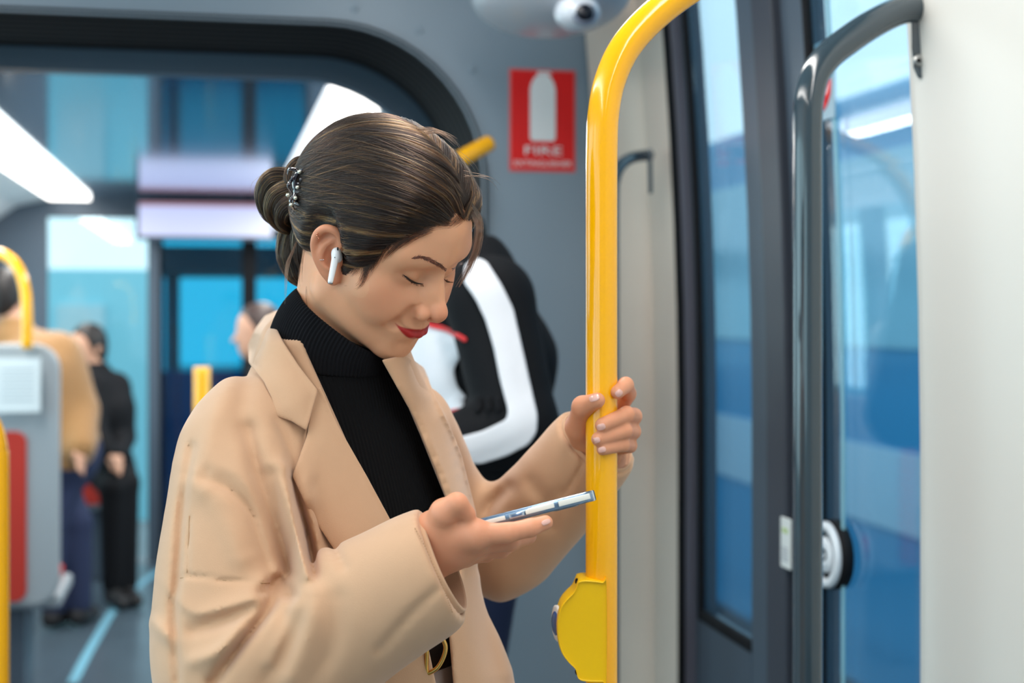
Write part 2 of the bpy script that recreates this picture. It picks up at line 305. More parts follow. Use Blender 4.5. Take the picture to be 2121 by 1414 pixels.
# rounded cream column against the portal
zs = np.linspace(0, 2.36, 14); V = []; k = 12; c = np.array([.985, VP-.03])
for z in zs:
    for a in np.linspace(-.1, PI/2+.1, k): V.append((c[0]+bulge(z)-.10*math.cos(a)+.0, c[1]-.20*math.sin(a)*.9-.0+.0, z))
mesh_obj('trim_8', V, [(i*k+j, i*k+j+1, (i+1)*k+j+1, (i+1)*k+j) for i in range(13) for j in range(k-1)], M['cream'])['kind'] = 'structure'
vpost('trim_9', vp(1404, .955)-.010, vp(1404, .955)-.0005,   .968, 1.012, mat('mauve_grey_seal', s2l(92, 92, 104), .4), None, 'structure')
vpost('trim_13', vp(1404, .955)-.014, vp(1404, .955)-.0005, .953, .968, M['rubber'], None, 'structure')
def leaf(i, pa, pb, pf0, pf1, low, label):
    d_ = bpy.data.objects.new('door_%d' % i, None); link(d_); d_['kind'] = 'structure'; va, vb = vp(pa, G), vp(pb, G); d_.location = (G, va, 0)
    vpost('glass', vp(pf1, G), vp(pf0, G), G, G+.008, M['gdoor'], d_, None, low, 2.25)
    vpost('stile', vp(pf0, G), va, G-.012, G+.03, M['dgrey'], d_); vpost('stile', vb, vp(pf1, G), G-.012, G+.03, M['dgrey'], d_)
    vpost('rail', vp(pf1, G), vp(pf0, G), G-.012, G+.03, M['dgrey'], d_, None, .08, low, 4); vpost('seal', vp(pf1, G)-.004, vp(pf0, G)+.004, G-.014, G+.0, M['rubber'], d_, None, low-.012, low+.012, 3)
    vpost('seal', vp(pf0, G)-.012, vp(pf0, G)+.004, G-.014, G, M['rubber'], d_, None, low, 2.25); return d_
zl = wu(1500, 1297, G)[2]
d3 = leaf(3, 1440, 1606, 1458, 1568, zl, '')
vpost('seal', vp(1648, .99), vp(1606, .99), .972, 1.02, mat('dark_seal', s2l(52, 56, 66), .4), d3)
d4 = leaf(4, 1648, 2050, 1708, 1990, .35, '')
vpost('glass_edge', vp(1750, G)-.004, vp(1750, G)+.004, G-.006, G, mat('glass_edge', s2l(130, 176, 190), .2), d4, None, .35, 2.25)
box('lower_pane' if 0 else 'sticker_panel', (G-.004, vp(1520, G), .30), (G-.0, vp(1450, G), zl-.14), mat('blue_sticker', s2l(70, 150, 190), .4), d3)
# near white panel
zs = np.linspace(0, 2.36, 14); V = []; pr = [(1.05, 1.835), (.985, 1.835), (.962, 1.828), (.952, 1.812), (.950, 1.79), (.945, 1.5), (.935, 1.0), (.93, .25), (1.05, .25)]
for z in zs:
    b = bulge(z); V += [(u+b, v, z) for u, v in pr]
k = len(pr); Fc = [(i*k+j, i*k+(j+1) % k, (i+1)*k+(j+1) % k, (i+1)*k+j) for i in range(13) for j in range(k)]
mesh_obj('wall_right', V, Fc, M['white'])['kind'] = 'structure'
# near car, window side and back (behind the viewer's shoulder): wall with openings glazed
box('wall_left', (-1.52, -2.5, 0), (-1.46, VP, .80), M['ceil'], kind='structure'); box('wall_left', (-1.52, -2.5, 1.95), (-1.46, VP, ZC), M['ceil'], kind='structure')
for v0 in (-2.5, -.7, 1.15, 3.0): box('trim_10', (-1.53, v0, .80), (-1.45, v0+.16, 1.95), M['dgrey'], kind='structure')
for i, v0 in enumerate((-2.34, -.54, 1.31)): box('window_%d' % (i+7), (-1.495, v0, .80), (-1.49, v0+1.66, 1.95), M['gclear'], kind='structure')
box('wall_back', (-1.5, -2.56, 0), (1.05, -2.5, ZC), M['ceil'], kind='structure')
box('wall_right', (1.02, -2.5, 0), (1.08, .26, ZC), M['white'], kind='structure')
# ---- poles and rails
def path_px(pts): return c2w(spl([tuple(at(*p)) for p in pts], 8))
zfloor = lambda px, d: 640+EYE*F/d
gp = thing('grab_pole', 'large glossy yellow pole curving at the top, gripped by the woman', 'pole', (*c2w(at(1246, 640, 1.5))[:2], 0))
pipe('tube', path_px([(1246, zfloor(0, 1.5)-1, 1.5), (1246, 1800, 1.5), (1246, 900, 1.5), (1246, 420, 1.5), (1247, 300, 1.5), (1250, 235, 1.5), (1262, 172, 1.502), (1288, 110, 1.505), (1326, 60, 1.51), (1378, 12, 1.515), (1440, -32, 1.52), (1530, -90, 1.53), (1640, -150, 1.54), (1720, -210, 1.545)]), .0168, M['yellow'], gp, 40)
pipe('floor_collar', c2w(np.array([at(1246, zfloor(0, 1.5)-1, 1.5), at(1246, zfloor(0, 1.5)-30, 1.5)])), .028, M['yellow'], gp, 32)
sb = thing('stop_button_box', 'yellow plastic call button box clamped on the pole below her hand', 'button box', c2w(at(1246, 1300, 1.5)))
prof = [(1196, 1195), (1212, 1192), (1247, 1196), (1254, 1203), (1254, 1396), (1247, 1402), (1212, 1401), (1196, 1395), (1190, 1376), (1176, 1362), (1162, 1343), (1154, 1317), (1152, 1287), (1155, 1263), (1162, 1244), (1174, 1229), (1187, 1216)]
ps = spl(prof+[prof[0]], 3)[:-1]; n = len(ps); cen = ps.mean(0); V = []
for d, s_ in ((1.478, .90), (1.4755, .945), (1.479, .985), (1.484, 1.), (1.516, 1.), (1.521, .985), (1.524, .93)):
    for x, y in ps:
        sx = cen[0]+(x-cen[0])*(s_ if x < 1235 else 1-(1-s_)*.3); sy_ = cen[1]+(y-cen[1])*(1-(1-s_)*.45); V.append(at(sx, sy_, 1.5)*[1, 0, 1]+np.array([0, d, 0]))
Fc = [(i*n+j, i*n+(j+1) % n, (i+1)*n+(j+1) % n, (i+1)*n+j) for i in range(6) for j in range(n)]+[tuple(range(n))[::-1], tuple(6*n+j for j in range(n))]
o = mesh_obj('housing', c2w(np.array(V)), Fc, mat('yellow_plastic', s2l(250, 200, 4), .38), sb); 
for p in o.data.polygons: p.use_smooth = len(p.vertices) == 4
def disc(name, c, ax, r, t, m, parent, k=32, dome=0.):     # short cylinder, viewer frame
    ax = nrm(ax); a = nrm(np.cross(ax, [0, 0, 1.])); b_ = np.cross(ax, a); th = np.linspace(0, 2*PI, k, endpoint=False); R_ = a*np.cos(th)[:, None]+b_*np.sin(th)[:, None]; L = [(0, r), (t*.7, r), (t, r*.85)]+([(t+dome*.6, r*.6), (t+dome, r*.15)] if dome else [])
    V = np.concatenate([c+ax*h+R_*q for h, q in L]); n = len(L); Fc = [(i*k+j, i*k+(j+1) % k, (i+1)*k+(j+1) % k, (i+1)*k+j) for i in range(n-1) for j in range(k)]+[tuple(range(k))[::-1], tuple((n-1)*k+j for j in range(k))]
    return mesh_obj(name, c2w(V), Fc, m, parent)
bx = nrm([-1, -.25, 0]); c = at(1157, 1290, 1.503)
disc('button_ring', c, bx, .0190, .0035, mat('white_ring', s2l(225, 225, 222), .3), sb); disc('button', c+bx*.0015, bx, .0125, .0035, mat('blue_button', s2l(44, 78, 132), .25), sb, dome=.001)
for y in (1203, 1392): disc('screw', at(1195, y, 1.490), [-1, -.5, .2 if y < 1300 else -.2], .003, .001, M['rubber'], sb, 12)
hr = thing('handrail', 'dark grey curved handrail fixed to the white panel beside the doors', 'handrail', (*c2w(at(1673, 640, 1.86))[:2], .4))
pipe('tube', path_px([(1673, 2300, 1.86), (1673, 1500, 1.86), (1673, 900, 1.86), (1673, 420, 1.86), (1673, 260, 1.86), (1676, 205, 1.86), (1688, 156, 1.862), (1716, 116, 1.868), (1756, 84, 1.878), (1800, 54, 1.89), (1840, 32, 1.905), (1872, 20, 1.918), (1903, 16, 1.93)]), .0194, M['rail'], hr, 40)
pl = [(1886, -60), (1888, 100), (1892, 142), (1900, 160), (1908, 164), (1917, 158), (1922, 140), (1921, 60), (1917, -60)]
V = np.concatenate([np.array([at(x, y, d) for x, y in pl]) for d in (1.925, 1.935)]); n = len(pl); br = mesh_obj('bracket', c2w(V), [tuple(range(n))[::-1], tuple(range(n, 2*n))]+[(j, (j+1) % n, n+(j+1) % n, n+j) for j in range(n)], M['rail'], hr, False); md = br.modifiers.new('bevel', 'BEVEL'); md.width = .002; md.segments = 2
disc('screw', at(1903, 125, 1.925), [0, -1, 0], .0085, .003, M['screw'], hr, 24); disc('screw_socket', at(1903, 125, 1.9215), [0, -1, 0], .0035, .0008, M['rubber'], hr, 6)
fr = thing('handrail', 'small dark grey handrail on the cream column behind the yellow pole', 'handrail', (*c2w(at(1272, 640, 2.95))[:2], .5))
pipe('tube', path_px([(1270, 1500, 2.93), (1270, 700, 2.93), (1270, 420, 2.93), (1273, 372, 2.93), (1284, 345, 2.94), (1303, 329, 2.96), (1325, 323, 2.99), (1345, 321, 3.02)]), .0125, M['rail'], fr, 20)
V = [at(x, y, d) for d in (3.00, 3.02) for x, y in ((1341, 308), (1351, 308), (1352, 400), (1343, 402))]; mesh_obj('bracket', c2w(np.array(V)), [(0, 1, 2, 3), (7, 6, 5, 4), (0, 4, 5, 1), (1, 5, 6, 2), (2, 6, 7, 3), (3, 7, 4, 0)], M['rail'], fr, False)
yr = thing('grab_rail', 'yellow rail end fixed on the grey wall behind her head', 'handrail', wv(1010, 300, VP-.02))
pipe('tube', path_px([(1012, 297, 3.16), (985, 312, 3.13), (950, 333, 3.10), (905, 375, 3.06), (872, 440, 3.04), (862, 520, 3.03), (862, 900, 3.03), (862, 1400, 3.03), (862, 2030, 3.03)]), .0185, M['yellow'], yr, 28)
lp = thing('grab_pole', 'yellow pole at the lower left edge of the picture', 'pole', (*c2w(at(-2, 640, 2.5))[:2], 0))
pipe('tube', path_px([(-2, zfloor(0, 2.5)-2, 2.5), (-2, 1500, 2.5), (-2, 1000, 2.5), (-5, 930, 2.5), (-16, 885, 2.5), (-40, 855, 2.5), (-75, 845, 2.5)]), .0175, M['yellow'], lp, 28)
mp = thing('grab_pole', 'short yellow pole before the blue doors, left of her shoulder', 'pole', (*c2w(at(418, 640, 5.2))[:2], 0))
pipe('tube', c2w(np.array([at(418, 640+EYE*F/5.2-1, 5.2), at(418, 1000, 5.2), at(418, 770, 5.2), at(418, 760, 5.2)])), .029, M['yellow'], mp, 28)
# ---- stickers, door button, signs
bd = thing('door_button', 'round white ringed push button on the nearest door glass', 'button', wu(1712, 1148, G)); c = wu(1712, 1148, G-.018)
def uring(name, c, u, r0, r1, t, m, parent, k=40):     # flat ring or disc facing into the car
    th = np.linspace(0, 2*PI, k, endpoint=False); L = [(u, r1), (u-t, r1*.97), (u-t, max(r0, 1e-4)), (u, max(r0, 1e-4))]; V = np.concatenate([np.stack([np.full(k, a), c[1]+r*np.cos(th), c[2]+r*np.sin(th)], -1) for a, r in L])
    return mesh_obj(name, V, [(i*k+j, i*k+(j+1) % k, ((i+1) % 4)*k+(j+1) % k, ((i+1) % 4)*k+j) for i in range(4) for j in range(k)], m, parent)
uring('housing', c, G+.004, 0, .058, .020, M['rubber'], bd); uring('ring', c, G-.015, .040, .055, .010, mat('button_white', s2l(222, 226, 232), .3), bd); uring('key', c, G-.015, 0, .030, .008, bpy.data.materials['button_white'], bd); uring('symbol', c, G-.023, .006, .010, .001, M['rubber'], bd)
ls = thing('label', 'narrow white printed label on the dark door frame', 'label', wu(1630, 1125, .97)); a = wu(1619, 1172, .970); b_ = wu(1639, 1076, .970)
box('backing', (.9675, a[1], a[2]), (.9715, b_[1], b_[2]), mat('label_white', s2l(226, 228, 226), .5), ls, .002); dz = b_[2]-a[2]; dv = b_[1]-a[1]
box('green_block', (.9668, a[1]+dv*.2, a[2]+dz*.70), (.9700, a[1]+dv*.8, a[2]+dz*.80), mat('label_green', s2l(190, 208, 150), .6), ls)
for k_ in range(5): box('print_line', (.9668, a[1]+dv*.15, a[2]+dz*(.15+.06*k_)), (.9700, a[1]+dv*.85, a[2]+dz*(.17+.06*k_)), mat('label_grey', s2l(150, 150, 162), .6), ls)
ds = thing('door_sticker', 'red and white prohibition sticker on the door glass behind the rail', 'sticker', wu(1728, 180, G)); c = wu(1722, 172, G); c[0] = G+bulge(c[2])-.004
def vdisc(name, c, r0, r1, m, parent, off=0., k=36): return uring(name, c, c[0]+.002-off, r0, r1, .002, m, parent, k)
sw = mat('sticker_white', s2l(232, 232, 234), .5); sr = mat('sticker_red', s2l(226, 44, 44), .5)
box('backing', (c[0], c[1]-.062, c[2]-.066), (c[0]+.002, c[1]+.062, c[2]+.066), mat('sticker_clear', s2l(150, 175, 190), .3), ds, .003); vdisc('white_disc', c, 0, .054, sw, ds, .001); vdisc('red_ring', c, .042, .055, sr, ds, .002)
V = np.array([(c[0]-.003-t, c[1]+y*math.cos(.8)-z*math.sin(.8), c[2]+y*math.sin(.8)+z*math.cos(.8)) for t in (0, .001) for y, z in ((-.045, -.006), (.045, -.006), (.045, .006), (-.045, .006))]); mesh_obj('slash', V, [(0, 1, 2, 3), (7, 6, 5, 4), (0, 4, 5, 1), (1, 5, 6, 2), (2, 6, 7, 3), (3, 7, 4, 0)], sr, ds, False)
es = thing('fire_extinguisher_sign', 'red and white fire extinguisher sign on the grey wall', 'sign', wv(1124, 250, VP)); a = wv(1054, 355, VP); b_ = wv(1192, 146, VP); W_, H_ = b_[0]-a[0], b_[2]-a[2]
def on_wall(name, x0, z0, x1, z1, m, lay=1, bev=.0): return box(name, (a[0]+W_*x0, VP-.001-.0012*lay, a[2]+H_*z0), (a[0]+W_*x1, VP, a[2]+H_*z1), m, es, bev)
rd = mat('sign_red', s2l(228, 8, 8), .5); wh = mat('sign_white', s2l(232, 234, 236), .5)
on_wall('border', 0, 0, 1, 1, mat('sign_border', s2l(214, 110, 112), .5), 1, .002); on_wall('field', .03, .02, .97, .98, rd, 2)
bo = [(.34, .30), (.66, .30), (.69, .33), (.69, .80), (.67, .86), (.62, .92), (.57, .945), (.43, .945), (.38, .92), (.33, .86), (.31, .80), (.31, .33)]
extrude('bottle', [(a[0]+W_*x, a[2]+H_*z) for x, z in bo], 1, VP-.0055, VP, wh, es)
bo = [(.42, .95), (.42, .975), (.60, .975), (.64, .95)]; extrude('valve', [(a[0]+W_*x, a[2]+H_*z) for x, z in bo], 1, VP-.0055, VP, wh, es)
def text(name, body, px, py, h, m, parent, wid=None):
    cu = bpy.data.curves.new(name, 'FONT'); cu.body = body; cu.size = 1; cu.align_x = 'CENTER'; cu.extrude = .0004; o = bpy.data.objects.new(name, cu); link(o, parent); bpy.context.view_layer.update()
    dx, dy = o.dimensions.x, o.dimensions.y; p = np.array([a[0]+W_*px, VP-.006, a[2]+H_*py])-np.array(wloc(parent)); o.location = tuple(p); o.rotation_euler = (PI/2, 0, 0); s_ = h/dy; o.scale = ((wid/dx) if wid else s_, s_, 1); cu.materials.append(m); bpy.context.view_layer.update(); me = bpy.data.meshes.new_from_object(o.evaluated_get(bpy.context.evaluated_depsgraph_get())); q = bpy.data.objects.new(name, me); q.matrix_local = o.matrix_local.copy(); bpy.data.objects.remove(o); return link(q, parent)
text('lettering', 'FIRE', .5, .165, H_*.085, wh, es, W_*.56); text('lettering', 'EXTINGUISHER', .5, .055, H_*.055, wh, es, W_*.86)
# ---- ceiling plate with dome camera
cc = thing('security_camera', 'white dome camera on a rounded pale plate at the top', 'camera', wv(1190, 20, 2.9)); p0 = wv(1140, -14, 2.86)
bm = bmesh.new(); bmesh.ops.create_uvsphere(bm, u_segments=40, v_segments=20, radius=1); V = np.array([w.co[:] for w in bm.verts])*[.165, .20, .085]+p0; Fc = [tuple(w.index for w in f_.verts) for f_ in bm.faces]; bmesh.ops.delete
mesh_obj('mounting_plate', V, Fc, mat('pale_plate', s2l(196, 198, 206), .3), cc); Vs = np.array([w.co[:] for w in bm.verts]); p1 = wv(1196, 28, 2.70)
mesh_obj('dome', Vs*[.046, .046, .036]+p1, Fc, mat('white_dome', s2l(206, 212, 222), .15, coat=.5), cc); mesh_obj('lens', Vs*[.019, .012, .017]+p1+[.004, -.040, -.006], Fc, mat('lens_black', s2l(22, 24, 34), .08), cc); mesh_obj('lens_ring', Vs*[.026, .010, .024]+p1+[.004, -.035, -.006], Fc, mat('lens_grey', s2l(120, 128, 146), .3), cc); bm.free()
print('tram', time.time()-_t)
# ------------------------------------------------------------------ the woman's head (head frame: x her right, y forward, z up)
def head_rot(y, p, r):
    y, p, r = map(math.radians, (y, p, r))
    Rz = np.array([[math.cos(y), -math.sin(y), 0], [math.sin(y), math.cos(y), 0], [0, 0, 1]])
    Rx = np.array([[1, 0, 0], [0, math.cos(p), -math.sin(p)], [0, math.sin(p), math.cos(p)]])
    Ry = np.array([[math.cos(r), 0, math.sin(r)], [0, 1, 0], [-math.sin(r), 0, math.cos(r)]])
    return Rz@np.diag([-1., -1., 1.])@Rx@Ry
HR = head_rot(56, -29, 9); HS = .94
HD = 1.45
HO = at(774, 500, HD)
def h2c(q): return (np.asarray(q, float)*HS)@HR.T+HO        # head -> viewer frame
def c2h(P): return ((P-HO)@HR)/HS
def mx(p): return (-p[0], p[1], p[2])
def sstep(x): x = np.clip(x, 0, 1); return x*x*(3-2*x)
def sy(P): Q = P.copy(); Q[..., 0] = np.abs(Q[..., 0]); return Q
def skull(q):
    a = sy(q)
    d = ell(a, (0, -.004, .040), (.074, .089, .085))
    d = smin(d, ell(a, (0, .036, .046), (.066, .066, .060)), .03)
    d = smin(d, ell(a, (0, .030, -.020), (.058, .060, .072)), .03)
    return d
LASH = [(.0437, .0834, .0109), (.0370, .0858, .0065), (.0265, .0858, .0006), (.0186, .0865, -.0024), (.0140, .0900, -.0018)]
def lips(a):
    up = smin(cap(a, (.003, .0945, -.0535), (.013, .0905, -.0543), .0036, .0030), cap(a, (.013, .0905, -.0543), (.0245, .0830, -.0515), .0030, .0013), .002)
    dn = smin(cap(a, (0, .0950, -.0625), (.010, .0925, -.0612), .0054, .0047), cap(a, (.010, .0925, -.0612), (.0235, .0835, -.0530), .0047, .0015), .003)
    return up, dn
def face(q):
    a = sy(q); d = skull(q)
    d = smin(d, cap(a, (.050, .002, -.052), (.012, .063, -.086), .019, .016), .030)
    d = smin(d, ell(a, (0, .0690, -.090), (.017, .0165, .0155)), .016)
    d = smin(d, ell(a, (.041, .0545, -.018), (.026, .026, .024)), .022)
    d = smin(d, ell(a, (.033, .066, -.036), (.020, .022, .020)), .016)
    d = smin(d, cap(a, (.010, .0865, .026), (.044, .0755, .030), .0105, .0115), .020)
    d = smin(d, ell(a, (.013, .072, -.020), (.017, .018, .022)), .014)
    d = smax(d, -ell(a, (.029, .1025, .004), (.019, .0205, .0120)), .016)
    d = smin(d, ell(a, (.0285, .0700, .0080), (.0190, .0180, .0150)), .006)
    d = smax(d, -chain(a, LASH, [.0008, .0012, .0013, .0012, .0008], .001), .002)
    # nose
    n = cap(a, (0, .087, .022), (0, .108, -.020), .0065, .0078)
    n = smin(n, ell(a, (0, .1120, -.0270), (.0098, .0096, .0090)), .007)
    n = smin(n, cap(a, (.004, .095, .004), (.0085, .0965, -.024), .0075, .0085), .008)
    n = smin(n, ell(a, (.0132, .1000, -.0315), (.0076, .0100, .0080)), .004)
    n = smin(n, cap(a, (0, .104, -.038), (0, .112, -.033), .0045, .005), .004)
    d = smin(d, n, .008)
    d = smax(d, -ell(a, (.0068, .1060, -.0410), (.0030, .0052, .0030)), .003)
    d = smax(d, -chain(a, [(.0165, .0985, -.0215), (.0218, .0935, -.0290), (.0195, .0945, -.0375)], [.0008, .0014, .0010], .001), .003)
    d = smax(d, -ell(a, (.0165, .1030, .0095), (.0075, .0100, .0090)), .012)
    # mouth
    m = ell(a, (0, .0735, -.058), (.028, .023, .024))
    d = smin(d, m, .014)
    up, dn = lips(a)
    d = smin(d, up, .003); d = smin(d, dn, .003)
    gr = smin(cap(a, (0, .1005, -.0580), (.012, .0965, -.0574), .0018, .0016), cap(a, (.012, .0965, -.0574), (.0265, .0860, -.0515), .0016, .0020), .001)
    d = smax(d, -gr, .0018)
    d = smax(d, -cap(a, (0, .101, -.0775), (.012, .094, -.076), .0055, .004), .010)
    d = smax(d, -cap(a, (0, .109, -.0440), (0, .1065, -.0490), .0022, .0026), .004)
    d = smax(d, -ell(a, (.0305, .0865, -.0515), (.0045, .007, .0050)), .007)
    d = smax(d, -chain(a, [(.0240, .0955, -.0330), (.0310, .0885, -.0430), (.0345, .0830, -.0520)], [.0012, .0018, .0012], .001), .012)
    return d
E_C = np.array([.0745, .0115, -.001])
_ez = math.radians(24); _et = math.radians(14)
ER = np.array([[math.cos(_ez), math.sin(_ez), 0], [-math.sin(_ez), math.cos(_ez), 0], [0, 0, 1.]]).T@np.array([[1, 0, 0], [0, math.cos(_et), -math.sin(_et)], [0, math.sin(_et), math.cos(_et)]])
def ear(q):                                    # ear frame: x out of the ear, y forward, z up
    a = sy(q); e = (a-E_C)@ER
    d = ell(e, (.001, -.002, .002), (.0055, .0155, .027))
    d = smin(d, ell(e, (.000, .002, -.022), (.0048, .0095, .0120)), .006)
    d = smax(d, -ell(e, (.0065, -.001, .004), (.0050, .0115, .0200)), .003)
    rim = schain(e, [(.001, .0105, .000, .0022), (.002, .0120, .012, .0026), (.0045, .0115, .022, .0028), (.0060, .004, .0290, .0031), (.0070, -.006, .0295, .0034), (.0075, -.0140, .0220, .0034), (.0065, -.0172, .0100, .0031), (.0050, -.0155, -.003, .0028), (.0035, -.0105, -.0140, .0028), (.002, -.005, -.022, .003)])
    d = smin(d, rim, .003)
    ant = schain(e, [(.002, .003, .018, .002), (.0045, -.006, .011, .0026), (.0055, -.0095, .001, .0028), (.0045, -.007, -.008, .003), (.004, .000, -.0135, .003)])
    d = smin(d, ant, .004)
    d = smax(d, -ell(e, (.0055, .001, -.003), (.0075, .0065, .0085)), .003)
    d = smin(d, ell(e, (.0030, .0100, -.004), (.0035, .0036, .0055)), .003)
    return d
def head_sdf(q):
    d = face(q)
    m = np.abs(q[..., 0]) > .055
    if m.any():
        e = np.full(d.shape, 1.); e[m] = ear(q[m]); d = np.where(m, smin(d, e, .004), d)
    return d*HS
# ------------------------------------------------------------------ the woman's body frame and joints (viewer frame)
FB = nrm([.75, -.66, 0]); RB = nrm([-.66, -.75, 0]); UP = np.array([0, 0, 1.])
NB, NT = at(684, 800, 1.50), at(722, 585, 1.475)
SHR, SHL = np.array([-.293, 1.3725, 1.325]), np.array([-.075, 1.627, 1.320])
ELR, WRR = at(440, 1440, 1.335), at(905, 1118, 1.285)
ELL, WRL = at(1015, 1185, 1.70), at(1238, 925, 1.565)
SOLE = -.0
def sect(P, tab):                              # stack of rotated ellipses: rows z, px centre, depth, half width across, half depth
    t = np.asarray(tab, float)[::-1]; z = P[..., 2]
    cx = np.interp(z, t[:, 0], (t[:, 1]-CX)/F*t[:, 2]); cy = np.interp(z, t[:, 0], t[:, 2])
    a = np.interp(z, t[:, 0], t[:, 3]); b = np.interp(z, t[:, 0], t[:, 4])
    x = P[..., 0]-cx; y = P[..., 1]-cy; u = x*RB[0]+y*RB[1]; v = x*FB[0]+y*FB[1]
    r = np.sqrt((u/a)**2+(v/b)**2)+1e-6; g = np.sqrt((u/a/a)**2+(v/b/b)**2)+1e-6
    d = r*(r-1)/g
    return smax(d, smax(z-t[-1, 0], t[0, 0]-z, .01), .02)
TORSO = [(1.400, 690, 1.50, .060, .050), (1.365, 694, 1.50, .105, .065), (1.320, 700, 1.50, .128, .078), (1.25, 715, 1.50, .128, .092), (1.15, 738, 1.50, .118, .094), (1.09, 752, 1.50, .120, .095), (.98, 750, 1.50, .150, .110), (.88, 745, 1.50, .150, .105)]
def torso(P): return sect(P, TORSO)
def hand_r(P):
    A = at
    W = A(900, 1122, 1.285)
    mcp = [A(985, 1107, 1.262), A(988, 1122, 1.280), A(978, 1138, 1.297), A(962, 1150, 1.312)]
    d = cap(P, W, A(925, 1122, 1.285), .026, .024)
    for m, r in zip(mcp, (.0125, .0125, .012, .011)): d = smin(d, cap(P, A(925, 1120, 1.283), m, .021, r), .012)
    d = smin(d, cap(P, A(918, 1098, 1.270), mcp[0], .017, .012), .01)
    fing = [([mcp[0], A(1052, 1103, 1.260), A(1098, 1093, 1.266), A(1130, 1082, 1.272)], [.0105, .0088, .0080, .0066]),
            ([mcp[1], A(1055, 1121, 1.283), A(1092, 1109, 1.308), A(1098, 1096, 1.330)], [.0110, .0088, .0080, .0066]),
            ([mcp[2], A(1038, 1135, 1.306), A(1066, 1120, 1.338), A(1066, 1106, 1.356)], [.0105, .0086, .0078, .0064]),
            ([mcp[3], A(1008, 1146, 1.326), A(1030, 1132, 1.352), A(1028, 1118, 1.368)], [.0095, .0076, .0070, .0060])]
    for p, r in fing: d = smin(d, chain(P, p, r, .003), .004)
    th = chain(P, [A(905, 1098, 1.272), A(920, 1062, 1.256), A(946, 1043, 1.250), A(967, 1064, 1.257)], [.018, .0122, .0092, .0078], .005)
    d = smin(d, th, .006)
    return d
def hand_l(P):
    A = at
    mcp = [A(1272, 858, 1.552), A(1276, 880, 1.556), A(1274, 903, 1.556), A(1268, 928, 1.552)]
    base = A(1238, 935, 1.570)
    d = cap(P, WRL, base, .024, .024)
    for m, r in zip(mcp, (.0125, .0125, .012, .011)): d = smin(d, cap(P, base, m, .020, r), .010)
    fing = [([mcp[0], A(1300, 815, 1.538), A(1296, 797, 1.507), A(1279, 812, 1.4855)], [.0105, .0090, .0082, .0072]),
            ([mcp[1], A(1312, 862, 1.528), A(1298, 858, 1.496), A(1247, 880, 1.4745)], [.0110, .0090, .0084, .0074]),
            ([mcp[2], A(1310, 893, 1.528), A(1294, 892, 1.494), A(1239, 909, 1.4745)], [.0105, .0088, .0082, .0072]),
            ([mcp[3], A(1304, 922, 1.528), A(1290, 921, 1.497), A(1248, 930, 1.4775)], [.0095, .0078, .0072, .0064])]
    for p, r in fing: d = smin(d, chain(P, p, r, .003), .0035)
    th = chain(P, [A(1222, 930, 1.560), A(1200, 884, 1.525), A(1207, 842, 1.492), A(1237, 829, 1.4735)], [.019, .0145, .0105, .0082], .006)
    return smin(d, th, .008)
def body_sdf(P):
    d = np.full(P.shape[:-1], 9.)
    def put(fn, c, r, k=.008):
        nonlocal d
        m = ((P-c)**2).sum(-1) < (r+.06)**2; far = np.sqrt(((P-c)**2).sum(-1))-r
        e = np.maximum(far, .03)
        if m.any(): e[m] = fn(P[m])
        d = smin(d, e, k)
    m = P[..., 2] < 1.45
    if m.any(): d[m] = torso(P[m])+.006
    neck = cap(P, h2c((0, -.030, -.030)), NB, .046, .050)
    d = smin(d, neck, .02)
    for sl, w in ((SLR, WRR), (SLL, WRL)):
        pts = [np.array(x[:3]) for x in sl[:-1]]+[w]; n = len(pts)
        d = smin(d, chain(P, pts, np.interp(np.arange(n)/(n-1), [0, .15, .5, 1], [.034, .036, .036, .023]), .01), .02)
    put(lambda Q: head_sdf(c2h(Q)), h2c((0, .01, .01)), .165, .014)
    put(hand_r, at(1000, 1110, 1.30), .10, .012); put(hand_l, at(1255, 890, 1.53), .10, .012)
    return d
